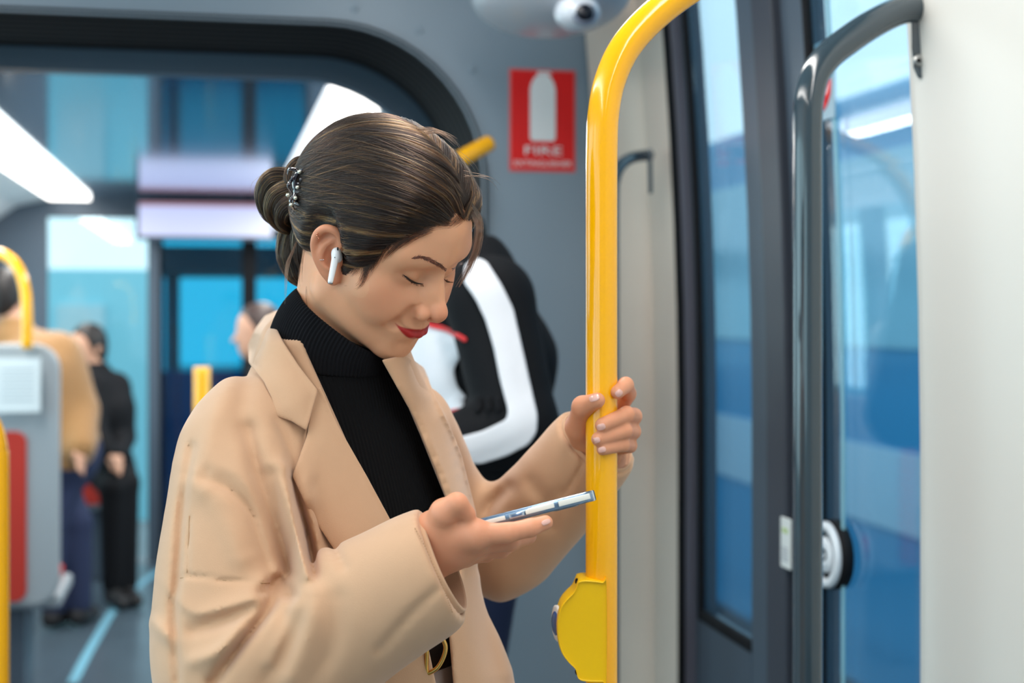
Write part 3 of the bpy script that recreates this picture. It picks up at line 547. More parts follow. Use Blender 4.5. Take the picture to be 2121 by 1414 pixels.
# ---- coat
COAT = [(1.405, 692, 1.50, .075, .062), (1.375, 692, 1.50, .106, .076), (1.335, 700, 1.50, .132, .090), (1.25, 708, 1.50, .148, .112), (1.18, 715, 1.50, .160, .130), (1.12, 724, 1.50, .172, .142), (1.06, 744, 1.50, .180, .150), (.90, 760, 1.50, .205, .165), (.62, 760, 1.50, .230, .180)]
OPEN = [(585, 600), (640, 740), (735, 950), (825, 1105), (868, 1260), (885, 1330), (906, 1430), (940, 1430), (928, 1290), (950, 1180), (934, 1060), (870, 900), (806, 750), (800, 690), (760, 600)]
CREASE = [  # outline points, half width px, depth m (negative digs in)
    ([(576, 1203), (556, 1258), (495, 1335), (440, 1414)], 13, -.016), ([(600, 1235), (578, 1212), (545, 1225)], 12, -.016),
    ([(428, 985), (475, 1002), (522, 1052), (550, 1130), (568, 1200)], 17, -.009), ([(515, 890), (540, 1000), (575, 1120), (606, 1222)], 20, -.012),
    ([(405, 1000), (450, 1030), (490, 1090), (505, 1150)], 30, .008), ([(600, 985), (625, 1080), (648, 1190)], 12, -.008), ([(578, 960), (600, 1070), (630, 1190)], 14, .007),
    ([(398, 925), (378, 1050), (366, 1204), (360, 1262), (368, 1414)], 9, -.006), ([(372, 1197), (400, 1193), (480, 1203), (555, 1207)], 3, -.0035), ([(393, 1070), (388, 1193)], 3, -.003),
    ([(582, 1240), (600, 1290), (588, 1348), (553, 1414)], 24, -.008), ([(650, 1230), (640, 1300), (600, 1400)], 22, .006), ([(919, 1208), (852, 1268), (785, 1345)], 11, -.0035), ([(700, 1240), (690, 1330), (650, 1414)], 20, -.004),
    ([(400, 1305), (480, 1280), (550, 1248)], 14, -.007), ([(400, 1370), (450, 1350), (500, 1310)], 16, .006),
    ([(1212, 950), (1190, 990), (1167, 1028)], 5, -.004), ([(1052, 1012), (1018, 1045), (1003, 1075)], 16, -.007), ([(1100, 1000), (1130, 1040), (1140, 1090)], 16, -.004),
    ([(650, 1000), (680, 1100), (712, 1175)], 9, -.004), ([(985, 1180), (1000, 1290), (1030, 1414)], 30, -.010), 
    ([(470, 800), (440, 880), (425, 980)], 24, .004), ([(520, 760), (500, 850), (505, 900)], 20, -.004), ([(320, 1290), (360, 1330)], 14, .004)]
CREASE += [([(560, 985), (578, 1080), (602, 1185)], 16, -.008), ([(607, 990), (636, 1100), (652, 1188)], 11, -.007), ([(590, 965), (610, 1080), (640, 1195)], 7, .007), ([(450, 1030), (500, 1090), (530, 1160)], 26, -.006),
    ([(620, 1225), (600, 1290), (560, 1370)], 14, .006), ([(575, 870), (600, 930), (615, 985)], 12, -.005), ([(1060, 1060), (1120, 1060), (1160, 1020)], 14, -.004)]
STEPS = [([(424, 986), (470, 1003), (520, 1052), (547, 1128), (570, 1202)], 42, .011, -1), ([(574, 1203), (554, 1262), (495, 1335), (438, 1420)], 40, .010, 1), ([(345, 1225), (400, 1275), (470, 1262), (540, 1240)], 26, .006, -1), ([(526, 890), (540, 960), (560, 1040), (590, 1130), (612, 1215)], 30, .006, -1), ([(600, 985), (626, 1085), (650, 1190)], 18, .004, 1), ([(920, 1206), (855, 1266), (785, 1345)], 22, .0025, 1)]
def seg_px(q, a, b):
    a = np.asarray(a, float); b = np.asarray(b, float); ab = b-a; t = np.clip(((q-a)@ab)/(ab@ab), 0, 1)
    return np.sqrt(((q-a-t[..., None]*ab)**2).sum(-1)), t
def poly_px(q, poly):                          # signed distance in px, inside negative
    p = np.asarray(poly, float); d = np.full(len(q), 1e9); ins = np.zeros(len(q), bool)
    for i in range(len(p)):
        a, b = p[i], p[(i+1) % len(p)]; d = np.minimum(d, seg_px(q, a, b)[0])
        c = (a[1] > q[:, 1]) != (b[1] > q[:, 1]); ins ^= c & (q[:, 0] < (b[0]-a[0])*(q[:, 1]-a[1])/np.where(b[1] == a[1], 1e-9, b[1]-a[1])+a[0])
    return np.where(ins, -d, d)
CUFR, CUFL = (at(928, 1160, 1.285), nrm([.90, -.05, .41])), (at(1243, 907, 1.568), nrm(at(1243, 907, 1.568)-at(1110, 1085, 1.64)))
SLR = [(*at(530, 876, 1.43), .047), (*at(506, 940, 1.405), .054), (*at(506, 1060, 1.378), .063), (*at(490, 1220, 1.350), .067), (*at(490, 1395, 1.325), .066), (*at(590, 1355, 1.315), .066), (*at(700, 1292, 1.305), .056), (*at(830, 1218, 1.290), .0495), (*at(960, 1143, 1.280), .0460)]
SLL = [(*at(850, 880, 1.60), .048), (*at(885, 1000, 1.66), .050), (*at(1005, 1145, 1.685), .054), (*at(1112, 1062, 1.64), .048), (*at(1180, 982, 1.60), .043), (*at(1265, 882, 1.556), .0430)]
NECKCONE = (at(690, 790, 1.50), at(692, 645, 1.49))
MX0, MY0, MST = 240, 540, 2.0
_gx, _gy = np.meshgrid(np.arange(MX0, 1400, MST), np.arange(MY0, 1500, MST), indexing='ij')
def fold_map():
    o = np.zeros(_gx.shape)
    for pts, w, amp in CREASE:
        p = spl(pts, 4) if len(pts) > 2 else np.asarray(pts, float)
        lo = p.min(0)-3*w; hi = p.max(0)+3*w; m = (_gx > lo[0]) & (_gx < hi[0]) & (_gy > lo[1]) & (_gy < hi[1])
        q = np.stack([_gx[m], _gy[m]], -1); d = np.full(len(q), 1e9); n = len(p)-1; tt = np.zeros(len(q))
        for i in range(n):
            e, t = seg_px(q, p[i], p[i+1]); b = e < d; d[b] = e[b]; tt[b] = (i+t[b])/n
        o[m] -= 1.25*amp*np.exp(-(d/w)**2)*(.35+.65*np.sin(np.clip(tt, .06, .94)*PI)**.5)
    for pts, w, amp, side in STEPS:            # laps of cloth: one side stands proud of the line
        p = spl(pts, 4); lo = p.min(0)-3*w; hi = p.max(0)+3*w; m = (_gx > lo[0]) & (_gx < hi[0]) & (_gy > lo[1]) & (_gy < hi[1])
        q = np.stack([_gx[m], _gy[m]], -1); d = np.full(len(q), 1e9); n = len(p)-1; tt = np.zeros(len(q)); sg = np.zeros(len(q))
        for i in range(n):
            e, t = seg_px(q, p[i], p[i+1]); b = e < d; ab = p[i+1]-p[i]; c = ab[0]*(q[:, 1]-p[i, 1])-ab[1]*(q[:, 0]-p[i, 0]); d[b] = e[b]; tt[b] = (i+t[b])/n; sg[b] = np.sign(c[b])
        x = side*sg*d; o[m] -= amp*np.exp(-np.abs(x)/w)/(1+np.exp(-np.clip(x/2.2, -30, 30)))*np.sin(np.clip(tt, .02, .98)*PI)**.5
    return np.where(o > .012, .012+.005*np.tanh((o-.012)/.005), o)
FOLD = fold_map(); OPENM = poly_px(np.stack([_gx.ravel(), _gy.ravel()], -1), OPEN).reshape(_gx.shape)
def sample(Mp, q):
    x = np.clip((q[:, 0]-MX0)/MST, 0, Mp.shape[0]-1.001); y = np.clip((q[:, 1]-MY0)/MST, 0, Mp.shape[1]-1.001)
    i = x.astype(int); j = y.astype(int); u = x-i; v = y-j
    return Mp[i, j]*(1-u)*(1-v)+Mp[i+1, j]*u*(1-v)+Mp[i, j+1]*(1-u)*v+Mp[i+1, j+1]*u*v
def folds(P): return sample(FOLD, topx(P))*np.clip((1.74-P[:, 1])/.05, 0, 1)
def tube_r(P): return near(schain, P, SLR, np.array([-.26, 1.34, 1.22]), .34)
def tube_l(P): return near(schain, P, SLL, np.array([-.01, 1.62, 1.25]), .25)
def near(fn, P, tab, c, r):                    # only evaluate close by
    f = np.sqrt(((P-c)**2).sum(-1))-r; o = np.maximum(f, .05)+.03; m = f < .05
    if m.any(): o[m] = fn(P[m], tab, .03, 2)
    return o
def coat_torso(P, sl=None):
    d = sect(P, COAT); m = P[:, 2] > 1.30
    if m.any(): d[m] = smin(d[m], smax(cap(P[m], *NECKCONE, .090, .069), (P[m]-NECKCONE[1])@nrm([-.25, -.35, .9])-.004, .004), .02)
    return smin(d, tube_l(P) if sl is None else sl, .016)
def coat_sdf(P):
    P = P.reshape(-1, 3); tr = tube_r(P); tl = tube_l(P)
    d = smin(coat_torso(P, tl), tr, .016)
    q = topx(P); m = np.abs(d) < .03
    if m.any(): d[m] += sample(FOLD, q[m])*np.clip((1.74-P[m][:, 1])/.05, 0, 1)
    for (c, n), tb in ((CUFR, tr), (CUFL, tl)):
        m = ((P-c)**2).sum(-1) < .14**2
        if m.any():
            pl = (P[m]-c)@n+.006; e = smax(d[m], pl, .003); d[m] = smax(e, -smax(tb[m]+.0100, -(pl+.045), .004), .003)
    o = sample(OPENM, q)*P[:, 1]/F
    cut = smax(o, -((P-NB)@FB+.005), .01)      # only the front of the garment is open
    cut = smax(cut, -(tr-.004), .005)
    d = smax(d, -cut, .004)
    h = sect(P, [(1.46, 690, 1.50, .072, .064), (1.37, 690, 1.50, .080, .064), (1.34, 690, 1.50, .100, .060), (1.28, 705, 1.50, .112, .076), (1.15, 720, 1.50, .124, .092), (1.0, 735, 1.50, .145, .115), (.50, 745, 1.50, .20, .165)])
    h = smin(h, cap(P, *NECKCONE, .080, .062), .01)
    return smax(d, -(h+.010), .004)
def trace(fn, q, d0=1.12, d1=1.9, n=90):      # first surface along the ray through each pixel, returns depth
    q = np.asarray(q, float); R = np.stack([(q[:, 0]-CX)/F, np.ones(len(q)), (HY-q[:, 1])/F], -1); o = np.array([0, 0, EYE])
    t = np.full(len(q), d0)
    for _ in range(n): t = np.clip(t+fn(o+R*t[:, None])*.7, d0, d1)
    return t
from mathutils.geometry import delaunay_2d_cdt
def sheet(name, outline, lift, m, parent, base=None, thick=.0035, step=7, sm=5, curl=None):
    base = base or coat_torso
    o = np.asarray(outline, float); oo = []
    for i in range(len(o)):
        a, b = o[i], o[(i+1) % len(o)]; k = max(1, int(np.linalg.norm(b-a)/step)); oo += [a+(b-a)*t/k for t in range(k)]
    oo = np.array(oo); gx, gy = np.meshgrid(np.arange(o[:, 0].min(), o[:, 0].max(), step), np.arange(o[:, 1].min(), o[:, 1].max(), step)); g = np.stack([gx.ravel(), gy.ravel()], -1)
    g = g[poly_px(g, o) < -step*.6]; pts = np.vstack([oo, g])
    v, e, f, *_ = delaunay_2d_cdt([Vector(p) for p in pts], [], [list(range(len(oo)))], 1, 1e-6)
    q = np.array([tuple(p) for p in v]); tri = np.array([list(t) for t in f])
    dep = trace(base, q); inner = -poly_px(q, o)
    dep = dep-(lift(q, inner) if callable(lift) else lift)
    P = np.stack([(q[:, 0]-CX)/F*dep, dep, (HY-q[:, 1])/F*dep+EYE], -1); P = relax(P, tri, sm, .5) if sm else P
    # keep outline where it was drawn
    n = len(oo); P[:n] = np.stack([(q[:n, 0]-CX)/F*P[:n, 1], P[:n, 1], (HY-q[:n, 1])/F*P[:n, 1]+EYE], -1)
    ob = mesh_obj(name, c2w(P), tri, m, parent)
    so = ob.modifiers.new('thickness', 'SOLIDIFY'); so.thickness = thick; so.offset = 0; so.use_even_offset = True
    sb = ob.modifiers.new('soft', 'SUBSURF'); sb.levels = 1; sb.render_levels = 1
    return ob
# ---- assemble
def skin_mat(name, base, lip=None):
    m = mat(name, base, .46, sss=.22, bump=(1400, .10, .0003)); nt = m.node_tree; b = nt.nodes['Principled BSDF']
    b.inputs['Subsurface Radius'].default_value = (.006, .0022, .0012); b.inputs['Specular IOR Level'].default_value = .42
    if lip:
        a = nt.nodes.new('ShaderNodeAttribute'); a.attribute_name = 'tint'; sp = nt.nodes.new('ShaderNodeSeparateColor'); nt.links.new(a.outputs['Color'], sp.inputs[0])
        prev = None
        for k, col in enumerate((s2l(204, 112, 84), lip)):
            x = nt.nodes.new('ShaderNodeMix'); x.data_type = 'RGBA'; nt.links.new(sp.outputs[k], x.inputs[0]); x.inputs[7].default_value = (*col, 1)
            if prev is None: x.inputs[6].default_value = (*base, 1)
            else: nt.links.new(prev.outputs[2], x.inputs[6])
            prev = x
        nt.links.new(prev.outputs[2], b.inputs['Base Color'])
        r = nt.nodes.new('ShaderNodeMapRange'); nt.links.new(sp.outputs[1], r.inputs[0]); r.inputs[3].default_value = .46; r.inputs[4].default_value = .34; nt.links.new(r.outputs[0], b.inputs['Roughness'])
    return m
M['skin'] = skin_mat('skin', s2l(222, 163, 127), s2l(168, 34, 34))
M['coat'] = mat('coat_wool', s2l(198, 157, 124), .85, sheen=.3, var=(60, .03), bump=(1300, .35, .0006))
M['knit'] = mat('black_rib_knit', s2l(10, 11, 14), .95, spec=.2)
def ribs(m):
    nt = m.node_tree; a = nt.nodes.new('ShaderNodeAttribute'); a.attribute_name = 'rib'; k = nt.nodes.new('ShaderNodeMath'); k.operation = 'MULTIPLY'; k.inputs[1].default_value = 2*PI/.0042
    s = nt.nodes.new('ShaderNodeMath'); s.operation = 'SINE'; bp = nt.nodes.new('ShaderNodeBump'); bp.inputs['Strength'].default_value = .8; bp.inputs['Distance'].default_value = .0007
    nt.links.new(a.outputs['Fac'], k.inputs[0]); nt.links.new(k.outputs[0], s.inputs[0]); nt.links.new(s.outputs[0], bp.inputs['Height']); nt.links.new(bp.outputs[0], nt.nodes['Principled BSDF'].inputs['Normal'])
ribs(M['knit'])
wl = c2w(at(745, 640, 1.50)); wl[2] = 0
woman = thing('person', 'smiling woman in camel coat and black turtleneck looking down at her phone beside pole', 'person', wl)
LO, HI = np.array([-.46, 1.18, -.01]), np.array([.16, 1.82, 1.70])
def join(parts):
    V = []; Q = []; n = 0
    for v, q in parts: V.append(v); Q.append(q+n); n += len(v)
    return np.concatenate(V), np.concatenate(Q)
def clipf(fn, c, n): return lambda P: smax(fn(P), (P-c)@n, .002)
NKC, NKN = at(700, 720, 1.49), nrm([.35, -.1, .93])
HEADP = nets(clipf(body_sdf, NKC, -NKN), np.array([-.28, 1.28, 1.34]), np.array([.02, 1.62, 1.62]), .0013)
HEADP = (relax(*HEADP, 1, .4), HEADP[1])
HRP = nets(clipf(body_sdf, at(880, 1130, 1.285), -nrm([.9, 0, .35])), np.array([-.09, 1.22, 1.19]), np.array([.05, 1.40, 1.30]), .0013)
HLP = nets(clipf(body_sdf, at(1225, 950, 1.57), -nrm([.5, -.4, .75])), np.array([.05, 1.44, 1.26]), np.array([.15, 1.62, 1.40]), .0013)
low = lambda P: smax(smax(body_sdf(P), (P-NKC)@NKN-.006, .002), .93-P[..., 2], .01)
LOWP = nets(lambda P: smax(low(P), -sph(P, at(1060, 1100, 1.28), .09), .01), np.array([-.42, 1.2, .90]), np.array([.13, 1.78, 1.45]), .006)
V, Q = join([HEADP, HRP, HLP, LOWP]); print('body', len(V), time.time()-_t)
body = mesh_obj('body', c2w(V), Q, M['skin'], woman)
def tint_body():
    q = c2h(V); a = sy(q); n = len(V); t = np.zeros((n, 4)); t[:, 3] = 1; f = (q[:, 1] > .02) & (q[:, 1] < .14) & (np.abs(q[:, 2]) < .13); A = a[f]
    A2 = q[f].copy(); A2[:, 0] = np.abs(A2[:, 0]); pq = topx(h2c(A2))
    lp = spl([(819, 670), (828, 675), (840, 679), (852, 681), (863, 682), (876, 682), (884, 684), (880, 694), (870, 700), (858, 702), (847, 700), (837, 693), (827, 682), (819, 670)], 4)[:-1]
    t[f, 1] = (1-sstep((poly_px(pq, lp)+1.5)/3.2))*(A[:, 2] > -.075)
    g = lambda c, r: np.exp(-(((A-np.array(c))**2).sum(-1))/r**2)
    t[f, 0] = np.clip(.42*g((.043, .066, -.022), .024)+.5*g((0, .116, -.028), .014)+.3*g((.013, .10, -.031), .010), 0, 1)
    e = (np.abs(q[:, 0]) > .066) & (np.abs(q[:, 2]) < .045); ee = np.where(e)[0]; t[ee, 0] = .38*(1-sstep((np.abs(ear(q[ee]))-.0005)/.003))
    h = ((V-at(1270, 880, 1.50))**2).sum(-1) < .08**2; t[h, 0] = .30; h = ((V-at(1020, 1100, 1.28))**2).sum(-1) < .10**2; t[h, 0] = .34
    c = body.data.color_attributes.new('tint', 'FLOAT_COLOR', 'POINT'); c.data.foreach_set('color', t.astype(np.float32).ravel())
tint_body()
V, Q = nets(coat_sdf, LO+[-.1, -.05, .5], HI+[.05, .05, -.2], .0029, 8, 2.6); print('coat', len(V), time.time()-_t)
V = relax(V, Q, 2, .5)
coat_o = mesh_obj('coat', c2w(V), Q, M['coat'], woman)
SW = lambda P: smin(torso(P), cap(P, NB, NB+(NT-NB)*.4, .058, .050), .03)
V, Q = nets(lambda P: smax(SW(P), -(P[..., 2]-1.12), .004), LO+[0, 0, 1.0], HI+[0, 0, -.2], .0035); V = relax(V, Q, 3, .5)
knit = mesh_obj('turtleneck', c2w(V), Q, M['knit'], woman)
_tt = np.asarray(TORSO)[::-1]; _cx = np.interp(V[:, 2], _tt[:, 0], (_tt[:, 1]-CX)/F*_tt[:, 2]); _uu = (V[:, 0]-_cx)*RB[0]+(V[:, 1]-1.5)*RB[1]
ra = knit.data.attributes.new('rib', 'FLOAT', 'POINT'); ra.data.foreach_set('value', _uu.astype(np.float32)); print(time.time()-_t)
LAPEL_R = [(655, 805), (645, 830), (636, 900), (605, 985), (640, 1060), (712, 1168), (735, 1185), (765, 1150), (822, 1100), (760, 985), (700, 880), (664, 800)]
COLLAR_R = [(588, 638), (578, 648), (571, 675), (588, 709), (622, 761), (659, 808), (646, 853), (635, 892), (603, 872), (571, 862), (563, 826), (546, 790), (515, 752), (514, 715), (530, 680), (550, 653)]
LAPEL_L = [(790, 745), (835, 735), (850, 740), (878, 762), (905, 830), (930, 880), (955, 940), (985, 1060), (992, 1130), (968, 1150), (946, 1110), (934, 1060), (905, 980), (860, 870)]
for (c, n), r, sg in ((CUFR, .0488, 0), (CUFL, .0452, 1)):      # hemmed cuffs with a crisp edge
    e1 = nrm(np.cross(n, [0, 1., 0])); e2 = np.cross(n, e1); k = 72; th = np.linspace(0, 2*PI, k, endpoint=False); V = []
    c = c-n*.002
    for h, rr in ((-.036, .0465*r/.0488), (-.034, .0485*r/.0488), (-.030, r+.0004), (-.015, r), (-.0015, r-.0004), (0, r-.0012), (0, r-.0028), (-.002, r-.0036), (-.030, r-.0045)):
        w = 1+.018*np.sin(3*th+1.3)+.012*np.sin(5*th); V.append(c+n*h+(e1*np.cos(th)[:, None]*.985+e2*np.sin(th)[:, None])*(rr*w)[:, None])
    nn_ = len(V); V = np.concatenate(V); mesh_obj('cuff', c2w(V), [(i*k+j, i*k+(j+1) % k, (i+1)*k+(j+1) % k, (i+1)*k+j) for i in range(nn_-1) for j in range(k)], M['coat'], coat_o)
def lap_base(P):
    b = coat_torso(P); a = smin(b, tube_r(P), .016)+folds(P); w = sstep((topx(P)[:, 1]-1030)/70); return a*(1-w)+b*w
sheet('lapel', LAPEL_R, base=lap_base, lift=lambda q, i: .007+.005*np.clip(i/30, 0, 1), m=M['coat'], parent=woman)
sheet('collar', COLLAR_R, lambda q, i: .017+.006*np.clip(i/30, 0, 1), M['coat'], woman)
sheet('lapel', LAPEL_L, lambda q, i: .014+.010*(1-np.clip(i/16, 0, 1))*(q[:, 0] > 880), M['coat'], woman)
print('sheets', time.time()-_t)
# ------------------------------------------------------------------ hair
def hit_head(px, py, fn=None):
    t = trace(fn or (lambda P: head_sdf(c2h(P))), [(px, py)], 1.2, 1.75)[0]; return at(px, py, t)
HL = np.array([(.0, .088, .083), (.011, .095, .076), (.033, .089, .071), (.049, .081, .059), (.061, .071, .044), (.066, .058, .020), (.070, .050, .004), (.073, .043, -.006), (.074, .034, -.002), (.075, .024, .018), (.076, .008, .036), (.075, -.010, .026), (.073, -.018, .000), (.066, -.030, -.030), (.050, -.052, -.058), (.0, -.070, -.070)])
HC = np.array([0, -.005, .025])
def dirmap(q):                                 # azimuthal map about the crown of the hair
    v = q-HC; v = v/np.linalg.norm(v, axis=-1, keepdims=True); ax = nrm([0, -.45, .89]); e1 = np.array([1., 0, 0]); e2 = np.cross(ax, e1)
    th = np.arccos(np.clip(v@ax, -1, 1)); ph = np.arctan2(v@e2, np.abs(v[..., 0])); return th, ph
_th, _ph = dirmap(HL)
_o = np.argsort(_ph)
def hair_mask(q): th, ph = dirmap(q); return (np.interp(ph, _ph[_o], _th[_o])-th)*.09    # metres inside the hairline
def sstep(x): x = np.clip(x, 0, 1); return x*x*(3-2*x)
PART = -.012
def hair_off(q):
    m = hair_mask(q); o = -.004+.014*sstep((m+.004)/.024)
    back = np.clip((-q[..., 1])/.09, 0, 1); o = o+.004*back*sstep(m/.02)
    pt = np.exp(-((q[..., 0]-PART)/.006)**2)*sstep((q[..., 1]-.0)/.04); return o-.003*pt*(m > 0)
def cap_sdf(q): return (skull(q)-hair_off(q))*HS
V, Q = nets(lambda P: cap_sdf(c2h(P)), HO-.17, HO+.17, .0028); V = relax(V, Q, 2, .5)
hm = bpy.data.materials.new('dark_hair_base'); hm.use_nodes = True
b = hm.node_tree.nodes['Principled BSDF']; b.inputs['Base Color'].default_value = (*s2l(34, 24, 20), 1); b.inputs['Roughness'].default_value = .55; b.inputs['Specular IOR Level'].default_value = .25
keep = (hair_mask(c2h(V))[Q] > .001).all(1)
hair = mesh_obj('hair', c2w(V), Q[keep], hm, woman)
def strand_mat():
    m = bpy.data.materials.new('hair_strand'); m.use_nodes = True; nt = m.node_tree; nt.nodes.clear()
    out = nt.nodes.new('ShaderNodeOutputMaterial'); p = nt.nodes.new('ShaderNodeBsdfHairPrincipled'); p.model = 'CHIANG'; p.parametrization = 'COLOR'
    at_ = nt.nodes.new('ShaderNodeAttribute'); at_.attribute_name = 'tone'
    nt.links.new(at_.outputs['Color'], p.inputs['Color']); p.inputs['Roughness'].default_value = .26; p.inputs['Radial Roughness'].default_value = .55; p.inputs['IOR'].default_value = 1.40
    nt.links.new(p.outputs[0], out.inputs['Surface']); return m
M['strand'] = strand_mat()
DARK, MID, GOLD = np.array(s2l(20, 13, 11)), np.array(s2l(52, 35, 25)), np.array(s2l(182, 124, 68))
def strands(name, pts, rad, tone, parent):     # pts: list of (n,3) world arrays
    cu = bpy.data.hair_curves.new(name); n = [len(p) for p in pts]; cu.add_curves(n)
    P = np.concatenate(pts)-np.array(wloc(parent)); cu.points.foreach_set('position', P.astype(np.float32).ravel())
    R = np.concatenate([np.full(k, rad)*np.concatenate([np.ones(k-3), [.8, .6, .35]]) if k > 4 else np.full(k, rad) for k in n])
    ra = cu.attributes.get('radius') or cu.attributes.new('radius', 'FLOAT', 'POINT'); ra.data.foreach_set('value', R.astype(np.float32))
    ca = cu.attributes.new('tone', 'FLOAT_COLOR', 'CURVE'); c = np.c_[tone, np.ones(len(pts))]; ca.data.foreach_set('color', c.astype(np.float32).ravel())
    cu.materials.append(M['strand']); o = link(bpy.data.objects.new(name, cu), parent); o['kind'] = 'stuff'; return o
def snap(q, lift):                             # push head-frame points out to the skull plus lift
    q = q.copy()
    for _ in range(5):
        e = 1e-4; d = skull(q); g = np.stack([skull(q+np.eye(3)[i]*e)-d for i in range(3)], -1)/e
        g /= np.linalg.norm(g, axis=-1, keepdims=True)+1e-9; q = q-g*(d-lift)[..., None]
    return q
GA = c2h(at(632, 398, 1.487))
def vnoise(x, y, s, seed=0):                   # smooth value noise on a plane
    r = np.random.default_rng(seed); T = r.random((64, 64)); u = x*s+1000; v = y*s+1000; i = np.floor(u).astype(int); j = np.floor(v).astype(int); a = u-i; b_ = v-j
    a = a*a*(3-2*a); b_ = b_*b_*(3-2*b_); g = lambda m, n: T[m % 64, n % 64]
    return g(i, j)*(1-a)*(1-b_)+g(i+1, j)*a*(1-b_)+g(i, j+1)*(1-a)*b_+g(i+1, j+1)*a*b_
def flow(roots, npt=18):
    N = len(roots); T = np.linspace(0, 1, npt)[None, :, None]; a = roots[:, None, :]-HC; g = (GA-HC)[None, None]
    an = a/np.linalg.norm(a, axis=-1, keepdims=True); gn = g/np.linalg.norm(g)
    w = np.arccos(np.clip((an*gn).sum(-1, keepdims=True), -.999, .999)); v = (np.sin((1-T)*w)*an+np.sin(T*w)*gn)/np.sin(w)
    sd = np.where(roots[:, 0] > PART, 1., -1.)[:, None]; top = np.clip((roots[:, 2]-.03)/.09, 0, 1)[:, None]
    arch = np.sin(PI*T[..., 0])
    v[..., 0] += sd*arch*(.22+.35*top); v[..., 2] -= arch*(.10+.10*(1-top)); v /= np.linalg.norm(v, axis=-1, keepdims=True)
    q = (HC+v*.11).reshape(-1, 3); T2 = np.broadcast_to(T[..., 0], (N, npt)).ravel()
    base = hair_off(q)
    return q, base, T2
N = 15000
q = RNG.normal(size=(N*4, 3)); q /= np.linalg.norm(q, axis=1)[:, None]; q = HC+q*.11
q = snap(q, np.zeros(len(q))); mk = hair_mask(q); q = q[(mk > .0005)][:N]; mk = hair_mask(q)
extra = []                                     # thicker planting along the part and the hairline
pp = snap(np.stack([np.full(1600, PART)+RNG.normal(size=1600)*.0015, RNG.uniform(-.03, .088, 1600), np.full(1600, .12)], -1), np.zeros(1600)); pp = pp[hair_mask(pp) > 0]
hi_ = RNG.integers(0, len(HL)-6, 9000); hk = RNG.random((9000, 1)); hq = HL[hi_]*(1-hk)+HL[hi_+1]*hk; hq[:, 0] *= np.where(RNG.random(9000) < .6, 1, -1)
hq = snap(hq+RNG.normal(size=(9000, 3))*.0022, np.zeros(9000)); hq = hq[hair_mask(hq) > -.0030][:5200]; pp = np.concatenate([pp, hq])
q = np.concatenate([q, pp]); N = len(q)
fq, base, T2 = flow(q)
lift0 = np.repeat(RNG.uniform(-.001, .0022, N), 18)
fq = snap(fq, np.maximum(base, .0005)*sstep(T2/.03+.80)+(lift0+.0006))
wv = RNG.normal(size=(N, 3))*.0006; ph = RNG.uniform(0, 6.28, N)
fq = fq.reshape(N, 18, 3)+wv[:, None]*np.sin(np.linspace(0, 7, 18)[None, :, None]+ph[:, None, None])
W = c2w(h2c(fq.reshape(-1, 3))).reshape(N, 18, 3)
# each lock takes one tone: golden streaks through dark brown
mid = fq[:, 6]; key = vnoise(q[:, 2]*1.0+q[:, 0]*.3, q[:, 1]*.25, 260, 3)*.6+vnoise(q[:, 2], q[:, 0]+q[:, 1]*.2, 700, 5)*.4
lo_ = np.clip((.085-q[:, 2])/.08, 0, 1); rnd = RNG.random(N)
k1 = np.clip((key-.45)*3+rnd*.5-.25, 0, 1)[:, None]; k2 = (np.clip((key-.56)*5, 0, 1)*(.35+.65*lo_)*(rnd > .35))[:, None]
tone = (DARK*(1-k1)+MID*k1)*(1-k2*.75)+GOLD*k2*.75
strands('hair_strands', [w for w in W], .00020, tone, hair)
# bun, loops and the tail at the nape: locks round a core
def lock(name, pts, rad, n, tone_shift=0., twist=1.2, core=True, parent=None, flat=.55):
    g = spl([(*at(*p[:3]),) for p in pts], 6); m = len(g); tt = np.linspace(0, 1, m); r = np.interp(tt, np.linspace(0, 1, len(rad)), rad)
    t = np.gradient(g, axis=0); t /= np.linalg.norm(t, axis=1)[:, None]; a = np.cross(t, [0, 1., 0]); a /= np.linalg.norm(a, axis=1)[:, None]+1e-9; b2 = np.cross(t, a)
    if core:
        k = 14; an = np.linspace(0, 2*PI, k, endpoint=False); V = (g[:, None]+(a[:, None]*np.cos(an)[None, :, None]+b2[:, None]*np.sin(an)[None, :, None]*flat)*(r*.88)[:, None, None]).reshape(-1, 3)
        Fc = [(i*k+j, i*k+(j+1) % k, (i+1)*k+(j+1) % k, (i+1)*k+j) for i in range(m-1) for j in range(k)]+[tuple(range(k))[::-1], tuple((m-1)*k+j for j in range(k))]
        parent = mesh_obj(name, c2w(V), Fc, hm, parent or hair)
    P = []
    for i in range(n):
        an = RNG.uniform(0, 2*PI)+twist*tt+RNG.normal()*.05; rr = r*RNG.uniform(.80, 1.05)*(1+.05*np.sin(tt*9+RNG.uniform(0, 6)))
        P.append(c2w(g+(a*np.cos(an)[:, None]+b2*np.sin(an)[:, None]*flat)*rr[:, None]))
    an0 = RNG.random(n); k1 = np.clip(an0*1.4-.3+tone_shift, 0, 1)[:, None]; k2 = ((RNG.random(n) < .16+tone_shift*.5)*.6)[:, None]
    strands('strands', P, .00020, (DARK*(1-k1)+MID*k1)*(1-k2)+GOLD*k2, parent)
lock('bun', [(646, 388, 1.480), (606, 376, 1.474), (572, 378, 1.474), (556, 404, 1.480), (566, 438, 1.486), (594, 456, 1.488)], [.010, .013, .015, .014, .012, .009], 520)
lock('bun', [(644, 398, 1.468), (606, 394, 1.462), (578, 410, 1.466), (572, 438, 1.474), (592, 462, 1.482), (612, 462, 1.484)], [.009, .012, .013, .012, .011, .009], 480, .15)
lock('bun', [(644, 408, 1.470), (614, 418, 1.458), (592, 436, 1.460), (590, 458, 1.470), (608, 472, 1.480)], [.009, .011, .011, .010, .008], 360, .0)
